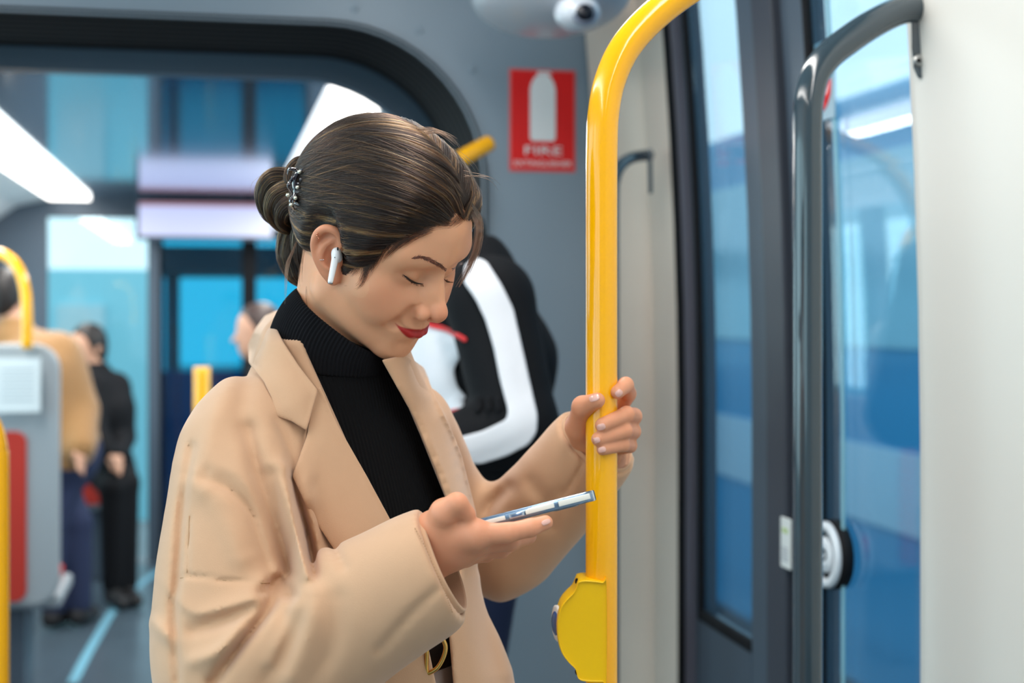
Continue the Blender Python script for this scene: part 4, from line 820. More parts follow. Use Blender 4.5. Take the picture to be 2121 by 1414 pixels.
lock('hair_loop', [(660, 346, 1.460), (640, 331, 1.460), (616, 332, 1.460), (600, 348, 1.460), (594, 368, 1.458), (604, 384, 1.458), (622, 390, 1.460)], [.0030, .0034, .0036, .0036, .0034, .003, .003], 130, .2)
lock('hair_loop', [(662, 356, 1.462), (642, 343, 1.464), (620, 345, 1.466), (607, 360, 1.466), (606, 376, 1.466)], [.0026, .0030, .0030, .003, .003], 90, .1)
lock('nape_lock', [(612, 452, 1.486), (604, 490, 1.492), (606, 530, 1.494), (622, 566, 1.494), (642, 590, 1.492)], [.010, .014, .016, .014, .006], 520, -.05)
lock('nape_lock', [(640, 440, 1.474), (632, 480, 1.474), (634, 520, 1.476), (642, 560, 1.482), (650, 590, 1.486)], [.010, .014, .014, .010, .004], 420, -.1)
# fly-away hairs
fly = []
def fw(pts, jit, n, shift=4):
    for _ in range(n):
        dx = RNG.normal()*shift; g = spl([(*at(p[0]+dx*(.3+.7*i/len(pts))+RNG.normal()*jit, p[1]+RNG.normal()*jit, p[2]),) for i, p in enumerate(pts)], 5); fly.append(c2w(g[:max(5, int(len(g)*RNG.uniform(.62, 1)))]))
fw([(628, 470, 1.462), (612, 505, 1.456), (596, 545, 1.452), (592, 590, 1.450), (588, 640, 1.450)], 1.2, 16)
fw([(640, 480, 1.456), (628, 530, 1.450), (622, 575, 1.448), (628, 620, 1.446)], 1.2, 8)
fw([(640, 560, 1.452), (634, 610, 1.446), (644, 650, 1.440), (672, 690, 1.430), (708, 718, 1.425)], 1.0, 2, 2)
fw([(745, 545, 1.405), (752, 570, 1.398), (738, 590, 1.394), (712, 592, 1.395)], 2, 10, 4); fw([(760, 530, 1.400), (768, 565, 1.390), (758, 590, 1.388), (740, 610, 1.39)], 3, 10, 5)
fw([(978, 438, 1.395), (990, 470, 1.392), (984, 520, 1.394), (966, 565, 1.398), (946, 602, 1.40)], .5, 90, 6); fw([(972, 415, 1.392), (994, 455, 1.392), (990, 510, 1.392), (966, 560, 1.394)], .5, 60, 4)
fw([(700, 300, 1.43), (650, 310, 1.43), (610, 300, 1.43)], 4, 5, 10); fw([(860, 270, 1.40), (900, 268, 1.39), (940, 290, 1.385), (965, 322, 1.38)], 2, 12, 5); fw([(880, 275, 1.40), (915, 276, 1.39), (950, 305, 1.385)], 2, 14, 6)
fw([(940, 310, 1.385), (975, 350, 1.38), (1000, 400, 1.38)], 3, 8, 6)
fw([(960, 360, 1.385), (1010, 370, 1.38), (1035, 400, 1.38)], 4, 4, 8); fw([(560, 350, 1.47), (535, 380, 1.47), (528, 410, 1.47)], 4, 8, 5)
fw([(700, 445, 1.405), (680, 452, 1.400), (655, 470, 1.40), (635, 500, 1.42)], 5, 24, 8)
strands('loose_hairs', fly, .00013, np.array([MID*(.6+.6*RNG.random()) for _ in fly]), hair)
print('hair', time.time()-_t)
# ------------------------------------------------------------------ collar, lashes, brows, nails, belt, trousers
def tubemesh(path, rad, k=12, flat=1., up=(0, 1., 0), cap_=True):      # viewer-frame polyline -> verts, faces
    g = np.asarray(path, float); m = len(g); r = np.broadcast_to(rad, (m,)) if np.ndim(rad) == 0 else np.interp(np.linspace(0, 1, m), np.linspace(0, 1, len(rad)), rad)
    t = np.gradient(g, axis=0); t /= np.linalg.norm(t, axis=1)[:, None]+1e-12; a = np.cross(t, up); a /= np.linalg.norm(a, axis=1)[:, None]+1e-9; b2 = np.cross(t, a)
    an = np.linspace(0, 2*PI, k, endpoint=False); V = (g[:, None]+(a[:, None]*np.cos(an)[None, :, None]+b2[:, None]*np.sin(an)[None, :, None]*flat)*r[:, None, None]).reshape(-1, 3)
    Fc = [(i*k+j, (i+1)*k+j, (i+1)*k+(j+1) % k, i*k+(j+1) % k) for i in range(m-1) for j in range(k)]
    if cap_: Fc += [tuple(range(k)), tuple((m-1)*k+j for j in range(k))[::-1]]
    return V, Fc
def merge(L):
    V = []; Fc = []; n = 0
    for v, f in L: V.append(np.asarray(v, float)); Fc += [tuple(int(i)+n for i in x) for x in f]; n += len(v)
    return np.concatenate(V), Fc
RN = nrm([.60, -.14, .80]); RE1 = nrm(np.cross([0, 1., 0], RN)); RE2 = np.cross(RN, RE1); RC = at(704, 674, 1.475)
prof = [(-.014, .0490), (.000, .0520), (.0045, .0545), (.0035, .0580), (-.004, .0600), (-.014, .0612), (-.026, .0612), (-.038, .0605), (-.044, .0598), (-.046, .0570), (-.043, .0550), (-.052, .0555), (-.066, .0570), (-.080, .062)]
pf = spl(prof, 3); k = 6*92; th = np.linspace(0, 2*PI, k, endpoint=False); V = []
for s_, r_ in pf:
    w_ = sstep((-s_+.004)/.060); dn_ = nrm(RN*(1-w_)+np.array([.10, -.12, 1.0])*w_); e1 = nrm(np.cross([0, 1., 0], dn_)); e2 = np.cross(dn_, e1)
    c = RC+nrm(RN+dn_)*s_; rr = r_+.0008*np.cos(92*th)*(1 if r_ > .0505 else 0)+.0012*np.cos(2*th+1)+.0009*np.sin(5*th+s_*60)
    V.append(c+e1*(np.cos(th)*rr)[:, None]+e2*(np.sin(th)*rr*.93)[:, None])
n = len(pf); V = np.concatenate(V); ii, jj = np.meshgrid(np.arange(n-1), np.arange(k), indexing='ij'); j2 = (jj+1) % k
Q = np.stack([ii*k+jj, (ii+1)*k+jj, (ii+1)*k+j2, ii*k+j2], -1).reshape(-1, 4)
mesh_obj('turtleneck_collar', c2w(V), Q, mat('black_collar_knit', s2l(12, 13, 18), .92, spec=.25), knit)
# brows and lashes
def onhead(pts, lift): 
    q = np.asarray(pts, float); d = trace(lambda P: head_sdf(c2h(P)), q)-lift; return np.stack([(q[:, 0]-CX)/F*d, d, (HY-q[:, 1])/F*d+EYE], -1)
bro = []
def brow(pts, wid, n, ln, seed):
    r = np.random.default_rng(seed); s = spl(pts, 8); m = len(s)-1; o = []
    for _ in range(n):
        t = r.random()**.9; x = t*m; i = int(min(x, m-1)); p = s[i]+(s[i+1]-s[i])*(x-i); dr = nrm(s[i]-s[i+1]); w = np.interp(t, np.linspace(0, 1, len(wid)), wid)
        p = p+np.array([-dr[1], dr[0]])*r.uniform(-1, 1)*w; a = r.normal()*.25+.15; dd = np.array([dr[0]*math.cos(a)-dr[1]*math.sin(a), dr[0]*math.sin(a)+dr[1]*math.cos(a)])
        o.append([p, p+dd*ln*.5, p+dd*ln])
    P = onhead(np.array(o).reshape(-1, 2), .0005).reshape(-1, 3, 3); P = P[(np.ptp(P[:, :, 1], axis=1) < .012)]
    bro.extend([c2w(x) for x in P])
brow([(922, 557), (906, 546), (886, 536), (868, 532), (852, 535)], [1.6, 3.6, 3.4, 2.0, .8], 340, 7, 1)
brow([(941, 556), (950, 549), (960, 544)], [1, 1.6, 1], 70, 6, 2)
strands('eyebrow', bro, .00013, np.tile(np.array(s2l(46, 34, 32)), (len(bro), 1)), body)
lash = []; R2 = np.random.default_rng(4); dk = mat('eyeliner_dark', s2l(38, 24, 22), .5)
for nm, pts, w, out in (('eyelid_line', [(833, 567), (841, 573), (851, 581), (862, 586), (877, 588)], [.0002, .0010, .0014, .0010, .0003], (1, 7)), ('eyelid_line', [(920, 578), (926, 583), (933, 584)], [.0004, .0009, .0004], (5, 2))):
    s = spl(pts, 6); P = onhead(s, -.0001); v, f = tubemesh(P, w, 8); mesh_obj(nm, c2w(v), f, dk, body)
    for _ in range(60 if w[1] > .0007 else 22):
        i = R2.integers(1, len(P)-1); e = np.array([out[0]*R2.uniform(.4, 1.6)+(i/len(P)-.3)*4, 0, -out[1]*R2.uniform(.5, 1.1)])/F*1.4; L_ = P[i]+np.array([0, -.0008, 0])
        lash.append(c2w(np.array([L_, L_+e*.6+[0, -.0014, 0], L_+e+[0, -.0030, .0006]])))
strands('eyelashes', lash, .00011, np.tile(np.array(s2l(26, 18, 16)), (len(lash), 1)), body)
# soft hairs over the temple and along the forehead edge
soft = []
def fh(pts, n, shift, jit, lift):
    L = []
    for _ in range(n):
        dx, dy = RNG.normal()*shift, RNG.normal()*shift; g = spl([(p[0]+dx+RNG.normal()*jit, p[1]+dy+RNG.normal()*jit) for p in pts], 4); L.append(g[:max(5, int(len(g)*RNG.uniform(.5, 1)))])
    n_ = [len(x) for x in L]; P = onhead(np.concatenate(L), 0); k = 0
    for m_ in n_: q = P[k:k+m_].copy(); q[:, 1] -= np.linspace(lift, lift*.4, m_); k += m_; soft.append(c2w(q)) if np.ptp(q[:, 1]) < .05 else None
fh([(800, 492), (786, 520), (772, 545), (752, 562)], 120, 5, .8, .004); fh([(770, 515), (766, 540), (756, 565), (744, 585)], 90, 5, 1, .003); fh([(755, 530), (758, 560), (750, 585), (736, 596)], 40, 4, 1, .002); fh([(745, 540), (735, 560), (722, 572)], 40, 4, 1, .003)
fh([(930, 462), (905, 464), (880, 474), (858, 484)], 60, 4, .8, .003); fh([(890, 474), (862, 486), (838, 500), (815, 512)], 60, 4, .8, .003); fh([(850, 490), (825, 506), (805, 524), (790, 545)], 70, 4, .8, .003); fh([(955, 448), (940, 462), (925, 470)], 40, 5, 1, .002)
strands('temple_hair', soft, .00011, np.array([MID*(.5+.5*RNG.random()) for _ in soft]), hair)
# finger nails
nail_m = mat('nail', s2l(232, 178, 165), .22, coat=.5, sss=.1)
def nail(px, py, dx, dy, ln, wd, fn, d0, d1):
    t = nrm([dx, dy]); nn = np.array([-t[1], t[0]]); an = np.linspace(0, 2*PI, 20, endpoint=False); c = np.array([px, py])
    o = [c+t*ln/2*np.sign(math.cos(a))*abs(math.cos(a))**.7+nn*wd/2*np.sign(math.sin(a))*abs(math.sin(a))**.7 for a in an]
    for i, a in enumerate(an): pass
    q = [tuple(x) for x in o]
    ob = sheet('fingernail', q, lambda q_, i: .0005+.0003*np.clip(i/4, 0, 1), nail_m, body, base=fn, thick=.0006, step=2.5, sm=1); return ob
for a in ((1231, 824, 33, -12, 23, 14), (1282, 814, -.7, .65, 17, 14), (1245, 884, -1, .32, 19, 14), (1234, 912, -1, .28, 19, 13), (1247, 931, -1, .25, 17, 12)): nail(*a, hand_l, 1.3, 1.6)
nail(1131, 1081, .9, -.42, 20, 11, hand_r, 1.1, 1.4)
# sleeve hem stitching and front seams
st = mat('stitch_thread', s2l(176, 140, 106), .9)
def on(fn, pts, lift):
    q = np.asarray(pts, float); d = trace(fn, q)-lift; return np.stack([(q[:, 0]-CX)/F*d, d, (HY-q[:, 1])/F*d+EYE], -1)
cf = lambda P: smin(coat_torso(P), tube_r(P), .016)+folds(P)
s = spl([(859, 1093), (882, 1135), (905, 1185), (924, 1232), (938, 1270)], 16); P = on(cf, s, .0002); L = [tubemesh(P[i:i+2], .0004, 5) for i in range(0, len(P)-1, 2)]
v, f = merge(L); mesh_obj('stitching', c2w(v), f, st, coat_o)
for pp_ in ([(374, 1197), (400, 1193), (440, 1198), (480, 1203), (520, 1206), (558, 1207)], [(392, 1068), (391, 1110), (389, 1150), (387, 1192)]):
    v, f = tubemesh(on(cf, spl(pp_, 5), .0012), .0006, 6); mesh_obj('seam', c2w(v), f, st, coat_o)
# belt, buckle, trousers, shoes
white = mat('white_trousers', s2l(214, 210, 206), .8, var=(40, .03))
def legs(P):
    d = smax(torso(P)-.003, P[..., 2]-1.135, .004)
    for s in (1, -1):
        hip = at(752, 640, 1.50)+RB*.078*s; hip[2] = .90; kn = hip+FB*.02; kn[2] = .50; an = hip-FB*.01; an[2] = .10
        d = smin(d, cap(P, hip, kn, .092, .080), .03); d = smin(d, cap(P, kn, an, .080, .078), .01)
    return smax(d, .07-P[..., 2], .004)
V, Q = nets(legs, np.array([-.42, 1.20, .04]), np.array([.15, 1.80, 1.20]), .007); V = relax(V, Q, 2, .5); mesh_obj('trousers', c2w(V), Q, white, woman)
shoe_m = mat('white_shoe', s2l(225, 225, 222), .6)
for s in (1, -1):
    an = at(752, 640, 1.50)+RB*.078*s; an[2] = 0
    fn = lambda P: smax(smin(cap(P, an+UP*.055-FB*.03, an+UP*.035+FB*.13, .040, .034), cap(P, an+UP*.09, an+UP*.06, .040, .042), .03), .002-P[..., 2], .003)
    V, Q = nets(fn, an+[-.22, -.22, -.01], an+[.22, .22, .17], .006); mesh_obj('shoe', c2w(V), Q, shoe_m, woman)
def ring(z0, z1, off, name, m, par):
    V = []; k = 72; zs = [z0, z0+.002, (z0+z1)/2, z1-.002, z1]; of = [off-.003, off, off+.0005, off, off-.003]; t = np.asarray(TORSO)[::-1]
    for z, o in zip(zs, of):
        cx = np.interp(z, t[:, 0], (t[:, 1]-CX)/F*t[:, 2]); a = np.interp(z, t[:, 0], t[:, 3])+o; b = np.interp(z, t[:, 0], t[:, 4])+o; th = np.linspace(0, 2*PI, k, endpoint=False)
        V.append(np.array([cx, 1.5, z])+RB*(a*np.cos(th))[:, None]+FB*(b*np.sin(th))[:, None])
    V = np.concatenate(V); return mesh_obj(name, c2w(V), [(i*k+j, i*k+(j+1) % k, (i+1)*k+(j+1) % k, (i+1)*k+j) for i in range(4) for j in range(k)], m, par)
belt = ring(1.084, 1.121, .008, 'belt', mat('black_leather', s2l(24, 22, 22), .35, coat=.2, bump=(300, .2, .0004)), woman)
gold = mat('brass', s2l(214, 168, 92), .28, metal=1)
dp = at(905, 1352, 1.388)
pp_ = [(888, 1322), (899, 1320), (911, 1320), (920, 1329), (923, 1343), (918, 1362), (908, 1380), (897, 1389), (884, 1392), (884, 1360), (885, 1335), (888, 1322)]
v, f = tubemesh([at(x, y, 1.383) for x, y in spl(pp_, 4)], .0022, 10, cap_=False); mesh_obj('buckle', c2w(v), f, gold, belt)
v, f = tubemesh([at(893, 1316, 1.380), at(894, 1336, 1.380)], .0028, 10); mesh_obj('buckle_prong', c2w(v), f, gold, belt)
# ---- phone
def rbox(L, W, T, r, seg=6, e=.0012):          # slab with round plan corners and softened edges, centred
    out = []
    for zz, ins in ((-T/2, e), (-T/2+e*.3, e*.3), (-T/2+e, 0), (T/2-e, 0), (T/2-e*.3, e*.3), (T/2, e)):
        for sx, sy_, a0 in ((1, 1, 0), (-1, 1, 90), (-1, -1, 180), (1, -1, 270)):
            for i in range(seg+1):
                a = math.radians(a0+90*i/seg); out.append((sx*(L/2-r)+(r-ins)*math.cos(a), sy_*(W/2-r)+(r-ins)*math.sin(a), zz))
    k = 4*(seg+1); Fc = [(i*k+j, i*k+(j+1) % k, (i+1)*k+(j+1) % k, (i+1)*k+j) for i in range(5) for j in range(k)]+[tuple(range(k))[::-1], tuple(5*k+j for j in range(k))]
    return np.array(out), Fc
pA, pB = at(898, 1110, 1.268), at(1236, 1024, 1.292)
pl_ = nrm(pB-pA); pw = np.array([.03, 1, -.135]); pw = nrm(pw-pl_*(pw@pl_)); pn = np.cross(pl_, pw); pn = pn if pn[2] > 0 else -pn
PL = np.linalg.norm(pB-pA); pc = (pA+pB)/2+pw*.0375
def ph(v, off=(0, 0, 0)): v = np.asarray(v)+np.asarray(off); return c2w(pc+v[:, :1]*pl_+v[:, 1:2]*pw+v[:, 2:3]*pn)
phone = thing('smartphone', 'pale blue smartphone in a clear case held in her right hand', 'phone', c2w(pc))
glassy = mat('clear_case', (.93, .96, 1), .04, trans=1, ior=1.45)
v, f = rbox(PL-.003, .070, .0078, .009); mesh_obj('frame', ph(v), f, mat('blue_metal', s2l(132, 160, 186), .25, metal=.6), phone)
v, f = rbox(PL-.006, .066, .0006, .007, e=.0002); scr = mesh_obj('screen', ph(v, (0, 0, .0041)), f, mat('screen_glass', s2l(24, 30, 40), .08, coat=1), phone)
# the case is an open tray: a wall round the edge and a back
def tray():
    o, _ = rbox(PL+.001, .0745, .0098, .011); i_, _ = rbox(PL-.0026, .0705, .0098, .009); k = 28
    V = np.concatenate([o, i_]); nO = len(o); Fc = [(i*k+j, i*k+(j+1) % k, (i+1)*k+(j+1) % k, (i+1)*k+j) for i in range(5) for j in range(k)]
    Fc += [(nO+(i+1)*k+j, nO+(i+1)*k+(j+1) % k, nO+i*k+(j+1) % k, nO+i*k+j) for i in range(5) for j in range(k)]+[(5*k+j, 5*k+(j+1) % k, nO+5*k+(j+1) % k, nO+5*k+j) for j in range(k)]+[((j+1) % k, j, nO+j, nO+(j+1) % k) for j in range(k)]
    return V, Fc
v, f = tray(); case = mesh_obj('case', ph(v), f, glassy, phone)
cream = mat('cream_rail_reflection', s2l(226, 224, 216), .35)  # pale bars paint the reflections along the phone's side rail
for x0, x1, nm, mm, hh in ((-.030, -.010, 'rail_reflection', cream, .0038), (.009, .036, 'rail_reflection', cream, .0042), (.040, .070, 'rail_reflection', cream, .0050)):
    v, f = rbox(x1-x0, .0012, hh, .0005, 3, .0002); mesh_obj(nm, ph(v, ((x0+x1)/2, -.0378, .0003)), f, mm, phone)
v, f = rbox(.014, .0016, .0044, .0007, 3, .0003); bt = mesh_obj('side_button', ph(v, (.0005, -.0380, 0)), f, mat('button_rim', s2l(190, 205, 220), .12, metal=.7), phone)
v, f = rbox(.010, .0010, .0022, .0004, 3, .0002); mesh_obj('button_key', ph(v, (.0005, -.0390, 0)), f, mat('button_dark', s2l(110, 134, 168), .2, metal=.6), bt)
v, f = rbox(.022, .024, .0014, .005); cb = mesh_obj('camera_bump', ph(v, (.055, .018, -.0052)), f, mat('camera_housing', s2l(150, 172, 196), .2, metal=.5), phone)
# ---- earbud and ear rings
def ball(c, r, seg=16):
    bm = bmesh.new(); bmesh.ops.create_uvsphere(bm, u_segments=seg, v_segments=seg//2+2, radius=1); V = np.array([v.co[:] for v in bm.verts]); Fc = [tuple(v.index for v in f.verts) for f in bm.faces]; bm.free()
    return V*np.asarray(r)+np.asarray(c), Fc
eb = on(lambda P: head_sdf(c2h(P)), [(698, 528)], 0)[0]; e0 = at(697, 525, eb[1]-.004)
bud = thing('earbud', 'white wireless earbud in her right ear', 'earbud', c2w(e0)); wp = mat('white_plastic', s2l(238, 240, 244), .2, coat=.4)
fn = lambda P: smin(smin(ell(P, e0, (.0052, .0070, .0062)), ell(P, e0+[.0010, .002, -.0050], (.0040, .0050, .0040)), .004), cap(P, e0+[-.0004, -.0035, -.0030], at(684.5, 582, e0[1]-.006), .0036, .0027), .0025)
V, Q = nets(fn, e0-.04, e0+.02, .0007); mesh_obj('shell', c2w(V), Q, wp, bud)
tp = at(684.5, 585.5, e0[1]-.006); v, f = tubemesh([tp, tp+[-.0002, 0, -.0012]], .0025, 14); mesh_obj('stem_tip', c2w(v), f, mat('grey_metal_tip', s2l(120, 124, 130), .3, metal=.8), bud)
v, f = ball(at(699.5, 515, e0[1]-.0068), (.0009, .0006, .0017)); mesh_obj('sensor_window', c2w(v), f, mat('sensor_black', s2l(26, 26, 30), .3), bud)
v, f = ball(at(693.5, 533, e0[1]-.0078), (.0005, .0004, .0005)); mesh_obj('microphone_dot', c2w(v), f, bpy.data.materials['sensor_black'], bud)
rose = mat('rose_gold', s2l(226, 160, 128), .2, metal=1); silver = mat('silver_bead', s2l(226, 226, 230), .12, metal=1)
def jewel(pts, r, m, label, px):
    P = on(lambda P: head_sdf(c2h(P)), pts, .0008); g = thing('earring', label, 'earring', c2w(P[0]), 'ear rings')
    for p in P: v, f = ball(p, r, 10); mesh_obj('bead', c2w(v), f, m, g)
jewel([(657, 484), (657, 488), (659, 491), (660, 494)], .0008, rose, 'small rose gold ring on the upper rim of her ear', 0)
jewel([(664, 538), (667, 538), (670, 537.5)], .0006, silver, 'tiny row of silver beads low on her ear rim', 0)
# ---- claw clip
ck = mat('smoky_resin', s2l(48, 40, 54), .08, trans=.55, ior=1.5, coat=1); pearl = mat('clip_crystal', s2l(222, 222, 205), .08, metal=.7)
cl0 = at(608, 390, 1.452); clip = thing('hair_claw', 'smoky resin hair claw with bright beads holding her bun', 'hair clip', c2w(cl0))
cp = [(650, 343, 1.452), (634, 350, 1.406), (616, 360, 1.404), (610, 378, 1.404), (612, 398, 1.404), (610, 418, 1.406), (618, 436, 1.454)]
v, f = tubemesh(spl([tuple(at(*p)) for p in cp], 6), [.0016, .0024, .0022, .0024, .0018], 10); mesh_obj('spine', c2w(v), f, ck, clip)
for (a, b, c_) in (((610, 366), (597, 384), (606, 402)), ((614, 352), (600, 350), (596, 362)), ((612, 402), (602, 416), (610, 434)), ((612, 420), (628, 428), (618, 440)), ((616, 380), (632, 384), (640, 396)), ((612, 396), (628, 400), (634, 412)), ((622, 352), (640, 360), (646, 372))):
    v, f = tubemesh(spl([tuple(at(a[0], a[1], 1.404)), tuple(at(b[0], b[1], 1.400)), tuple(at(c_[0], c_[1], 1.408))], 6), [.0018, .0016, .0008], 8); mesh_obj('tooth', c2w(v), f, ck, clip)
for x, y in ((607, 368), (624, 372), (634, 360), (598, 383), (596, 404), (603, 424), (616, 388), (620, 356), (612, 410)):
    v, f = ball(at(x, y, 1.398), .0021, 12); mesh_obj('bead', c2w(v), f, pearl if (x+y) % 3 else ck, clip)
print('detail', time.time()-_t)
# ------------------------------------------------------------------ seats and the other passengers
def A3(px, py, d): return at(px, py, d)
def sdfmesh(name, fn, lo, hi, h, m, parent, sm=2): V, Q = nets(fn, np.array(lo), np.array(hi), h); V = relax(V, Q, sm, .5); return mesh_obj(name, c2w(V), Q, m, parent)
def figure(label, J, m_top, m_leg, m_hair, h=.010, group=None, rt=.13, arm=.048, name='person', skin_=None):
    # J: joints in the viewer frame; one skinned body, garments grown over it
    base = c2w(J['ank'][0]*[1, 1, 0]+[0, 0, 0]); p = thing(name, label, 'person', base, group); f = J['f']; sd = nrm(np.cross(f, [0, 0, 1.])); pts = np.array([J[k] for k in ('head', 'neck', 'chest', 'pelvis')]+list(J['sh'])+list(J['el'])+list(J['wr'])+list(J['kn'])+list(J['ank'])); lo = pts.min(0)-.26; hi = pts.max(0)+.26; lo[2] = max(lo[2], 0)
    H = J['head']; hu = J.get('up', np.array([0, 0, 1.]))
    HB = np.stack([sd, f-hu*(f@hu), hu], -1)
    def head(P):
        d = ell(P, H+hu*.02, (.074, .094, .105), HB); d = smin(d, ell(P, H-hu*.055+HB[:, 1]*.030, (.050, .058, .060), HB), .03); d = smin(d, cap(P, H+HB[:, 1]*.085+hu*.005, H+HB[:, 1]*.112-hu*.03, .008, .012), .012)
        for s in (1, -1): d = smin(d, ell(P, H+sd*s*.078, (.008, .018, .030), HB), .006)
        return d
    def trunk(P, g=0.):
        d = smin(cap(P, J['chest'], J['pelvis'], rt+g, rt*.92+g), cap(P, J['neck']-[0, 0, .06], J['chest'], .07+g, rt+g), .05)
        return smin(d, cap(P, J['sh'][0], J['sh'][1], .055+g, .055+g), .05)
    def arms(P, g=0., cut=0.):
        d = None
        for s, e, w in zip(J['sh'], J['el'], J['wr']):
            x = smin(cap(P, s, e, arm+.008+g, arm+g), cap(P, e, w+(e-w)*cut, arm+g, arm*.72+g), .015); d = x if d is None else smin(d, x, .01)
        return d
    def legs_(P, g=0.):
        d = None
        for s, k, a in zip((1, -1), J['kn'], J['ank']):
            hp = J['pelvis']+sd*.085*s; x = smin(cap(P, hp, k, .082+g, .056+g), cap(P, k, a+[0, 0, .09], .056+g, .042+g), .02); d = x if d is None else smin(d, x, .01)
        return d
    def body_(P):
        d = smin(head(P), cap(P, H-hu*.06, J['neck'], .052, .06), .02); d = smin(d, trunk(P, -.012), .03); d = smin(d, arms(P, -.010), .02)
        d = smin(d, legs_(P, -.012), .03)
        for e, w in zip(J['el'], J['wr']):      # hands: palm, four fingers and a thumb
            t = nrm(w-e); a = nrm(np.cross(t, [.2, .5, .8])); c = w+t*.05; d = smin(d, cap(P, w, c, .024, .030), .012)
            for i in range(4): b = c+a*(i-1.5)*.017; d = smin(d, chain(P, [b, b+t*.035-UP*.008, b+t*.055-UP*.028], [.0095, .0085, .007], .003), .004)
            d = smin(d, chain(P, [w+t*.02+a*.02, w+t*.045+a*.045, w+t*.07+a*.045], [.012, .010, .008], .004), .006)
        return d
    sdfmesh('body', body_, lo, hi, max(h*.7, .006), skin_ or M['skin2'], p)
    zt = J['neck'][2]+.035
    top = sdfmesh('jacket', lambda P: smax(smin(smin(trunk(P, .012), arms(P, .014, .06), .03), cap(P, J['neck'], J['neck']-UP*.03, .078, .10), .03), (P-J['neck'])@nrm(J.get('col', [0, 0, 1.]))-.045, .01), lo, hi, h, m_top, p)
    sdfmesh('trousers', lambda P: smax(smin(legs_(P, .012), sph(P, J['pelvis'], rt*.98), .04), J['ank'][0][2]+.07-P[..., 2], .01), lo, hi, h, m_leg, p)
    for a in J['ank']:
        ff = J.get('ff', f); sdfmesh('shoe', lambda P: smax(smin(cap(P, a+[0, 0, .05]-ff*.02, a+[0, 0, .035]+ff*.13, .045, .036), cap(P, a+[0, 0, .10], a+[0, 0, .06], .045, .045), .02), a[2]+.004-P[..., 2], .004), a-[.25, .25, .05], a+[.25, .25, .2], h, M['shoe2'], p)
    hr_ = sdfmesh('hair', lambda P: smax(smin(ell(P, H+hu*.030-HB[:, 1]*.008, (.084, .100, .104), HB), ell(P, H-hu*.03-HB[:, 1]*.045, (.066, .05, .07), HB), .03), -ell(P, H-hu*.045+HB[:, 1]*.085, (.085, .075, .115), HB), .015), lo, hi, h*.8, m_hair, p)
    return p, lambda P: smin(trunk(P, .012), arms(P, .014, .06), .03)
M['skin2'] = mat('skin_other', s2l(196, 148, 122), .5); M['shoe2'] = mat('dark_shoe', s2l(34, 32, 34), .5); blk = mat('black_fabric', s2l(15, 16, 20), .8, spec=.25, bump=(200, .3, .001)); brn = mat('brown_quilted_fabric', s2l(146, 106, 62), .85, sheen=.3, bump=(40, .6, .012)); nav = mat('navy_denim', s2l(34, 44, 74), .85); hb = mat('black_hair', s2l(24, 19, 18), .5)
f0 = nrm([-.95, -.15, 0])
def grounded(px, d): p = at(px, 640, d); p[2] = 0; return p
J = dict(f=f0, up=nrm([-.62, 0, .78]), col=[-.5, 0, .86], head=A3(880, 500, 2.66), neck=A3(978, 560, 2.66), chest=A3(1000, 745, 2.68), pelvis=A3(965, 1130, 2.70), sh=[A3(1015, 622, 2.50), A3(990, 600, 2.84)], el=[A3(1072, 880, 2.44), A3(1000, 880, 2.95)], wr=[A3(925, 928, 2.42), A3(880, 940, 2.80)], kn=[grounded(930, 2.60)+[0, 0, .48], grounded(930, 2.78)+[0, 0, .48]], ank=[grounded(930, 2.60), grounded(935, 2.80)])
man, jk = figure('passenger in black jacket with broad white sleeve stripe, turned away by the grey wall', J, blk, nav, hb, .009, rt=.118, arm=.056)
ws = mat('white_stripe_fabric', s2l(228, 228, 234), .7); rt_ = mat('red_piping', s2l(206, 40, 44), .6)
STR = [(962, 548), (985, 532), (1008, 540), (1040, 590), (1064, 640), (1080, 710), (1098, 790), (1114, 860), (1112, 895), (1096, 920), (1050, 944), (1000, 960), (965, 962), (950, 935), (946, 906), (1000, 892), (1050, 868), (1052, 850), (1036, 790), (1022, 720), (1006, 665), (985, 620), (960, 585)]
sheet('sleeve_stripe', STR, .006, ws, man, base=jk, thick=.004, step=12, sm=2) if 0 else None
def sheet2(name, out, lift, m, parent, fn, d0, d1): 
    global trace
    old = trace; trace = lambda f_, q, a=d0, b=d1, n=120: old(f_, q, d0, d1, n)
    o = sheet(name, out, lift, m, parent, base=fn, thick=.004, step=12, sm=3); trace = old; return o
sheet2('sleeve_stripe', STR, .008, ws, man, jk, 2.2, 2.62)
sheet2('chest_panel', [(850, 690), (880, 668), (925, 682), (966, 704), (956, 735), (940, 765), (948, 800), (968, 822), (962, 846), (930, 852), (880, 840), (845, 800)], .010, ws, man, jk, 2.2, 2.70)
sheet2('red_trim', [(880, 664), (925, 676), (970, 700), (966, 712), (925, 688), (880, 676)], .014, rt_, man, jk, 2.2, 2.70); sheet2('red_trim', [(930, 848), (962, 842), (964, 850), (932, 857)], .014, rt_, man, jk, 2.2, 2.70)
for x in (968, 990, 1012, 1032): sheet2('cuff_fold', [(x-9, 822), (x+7, 816), (x+10, 850), (x-6, 858)], .012, blk, man, jk, 2.2, 2.62)
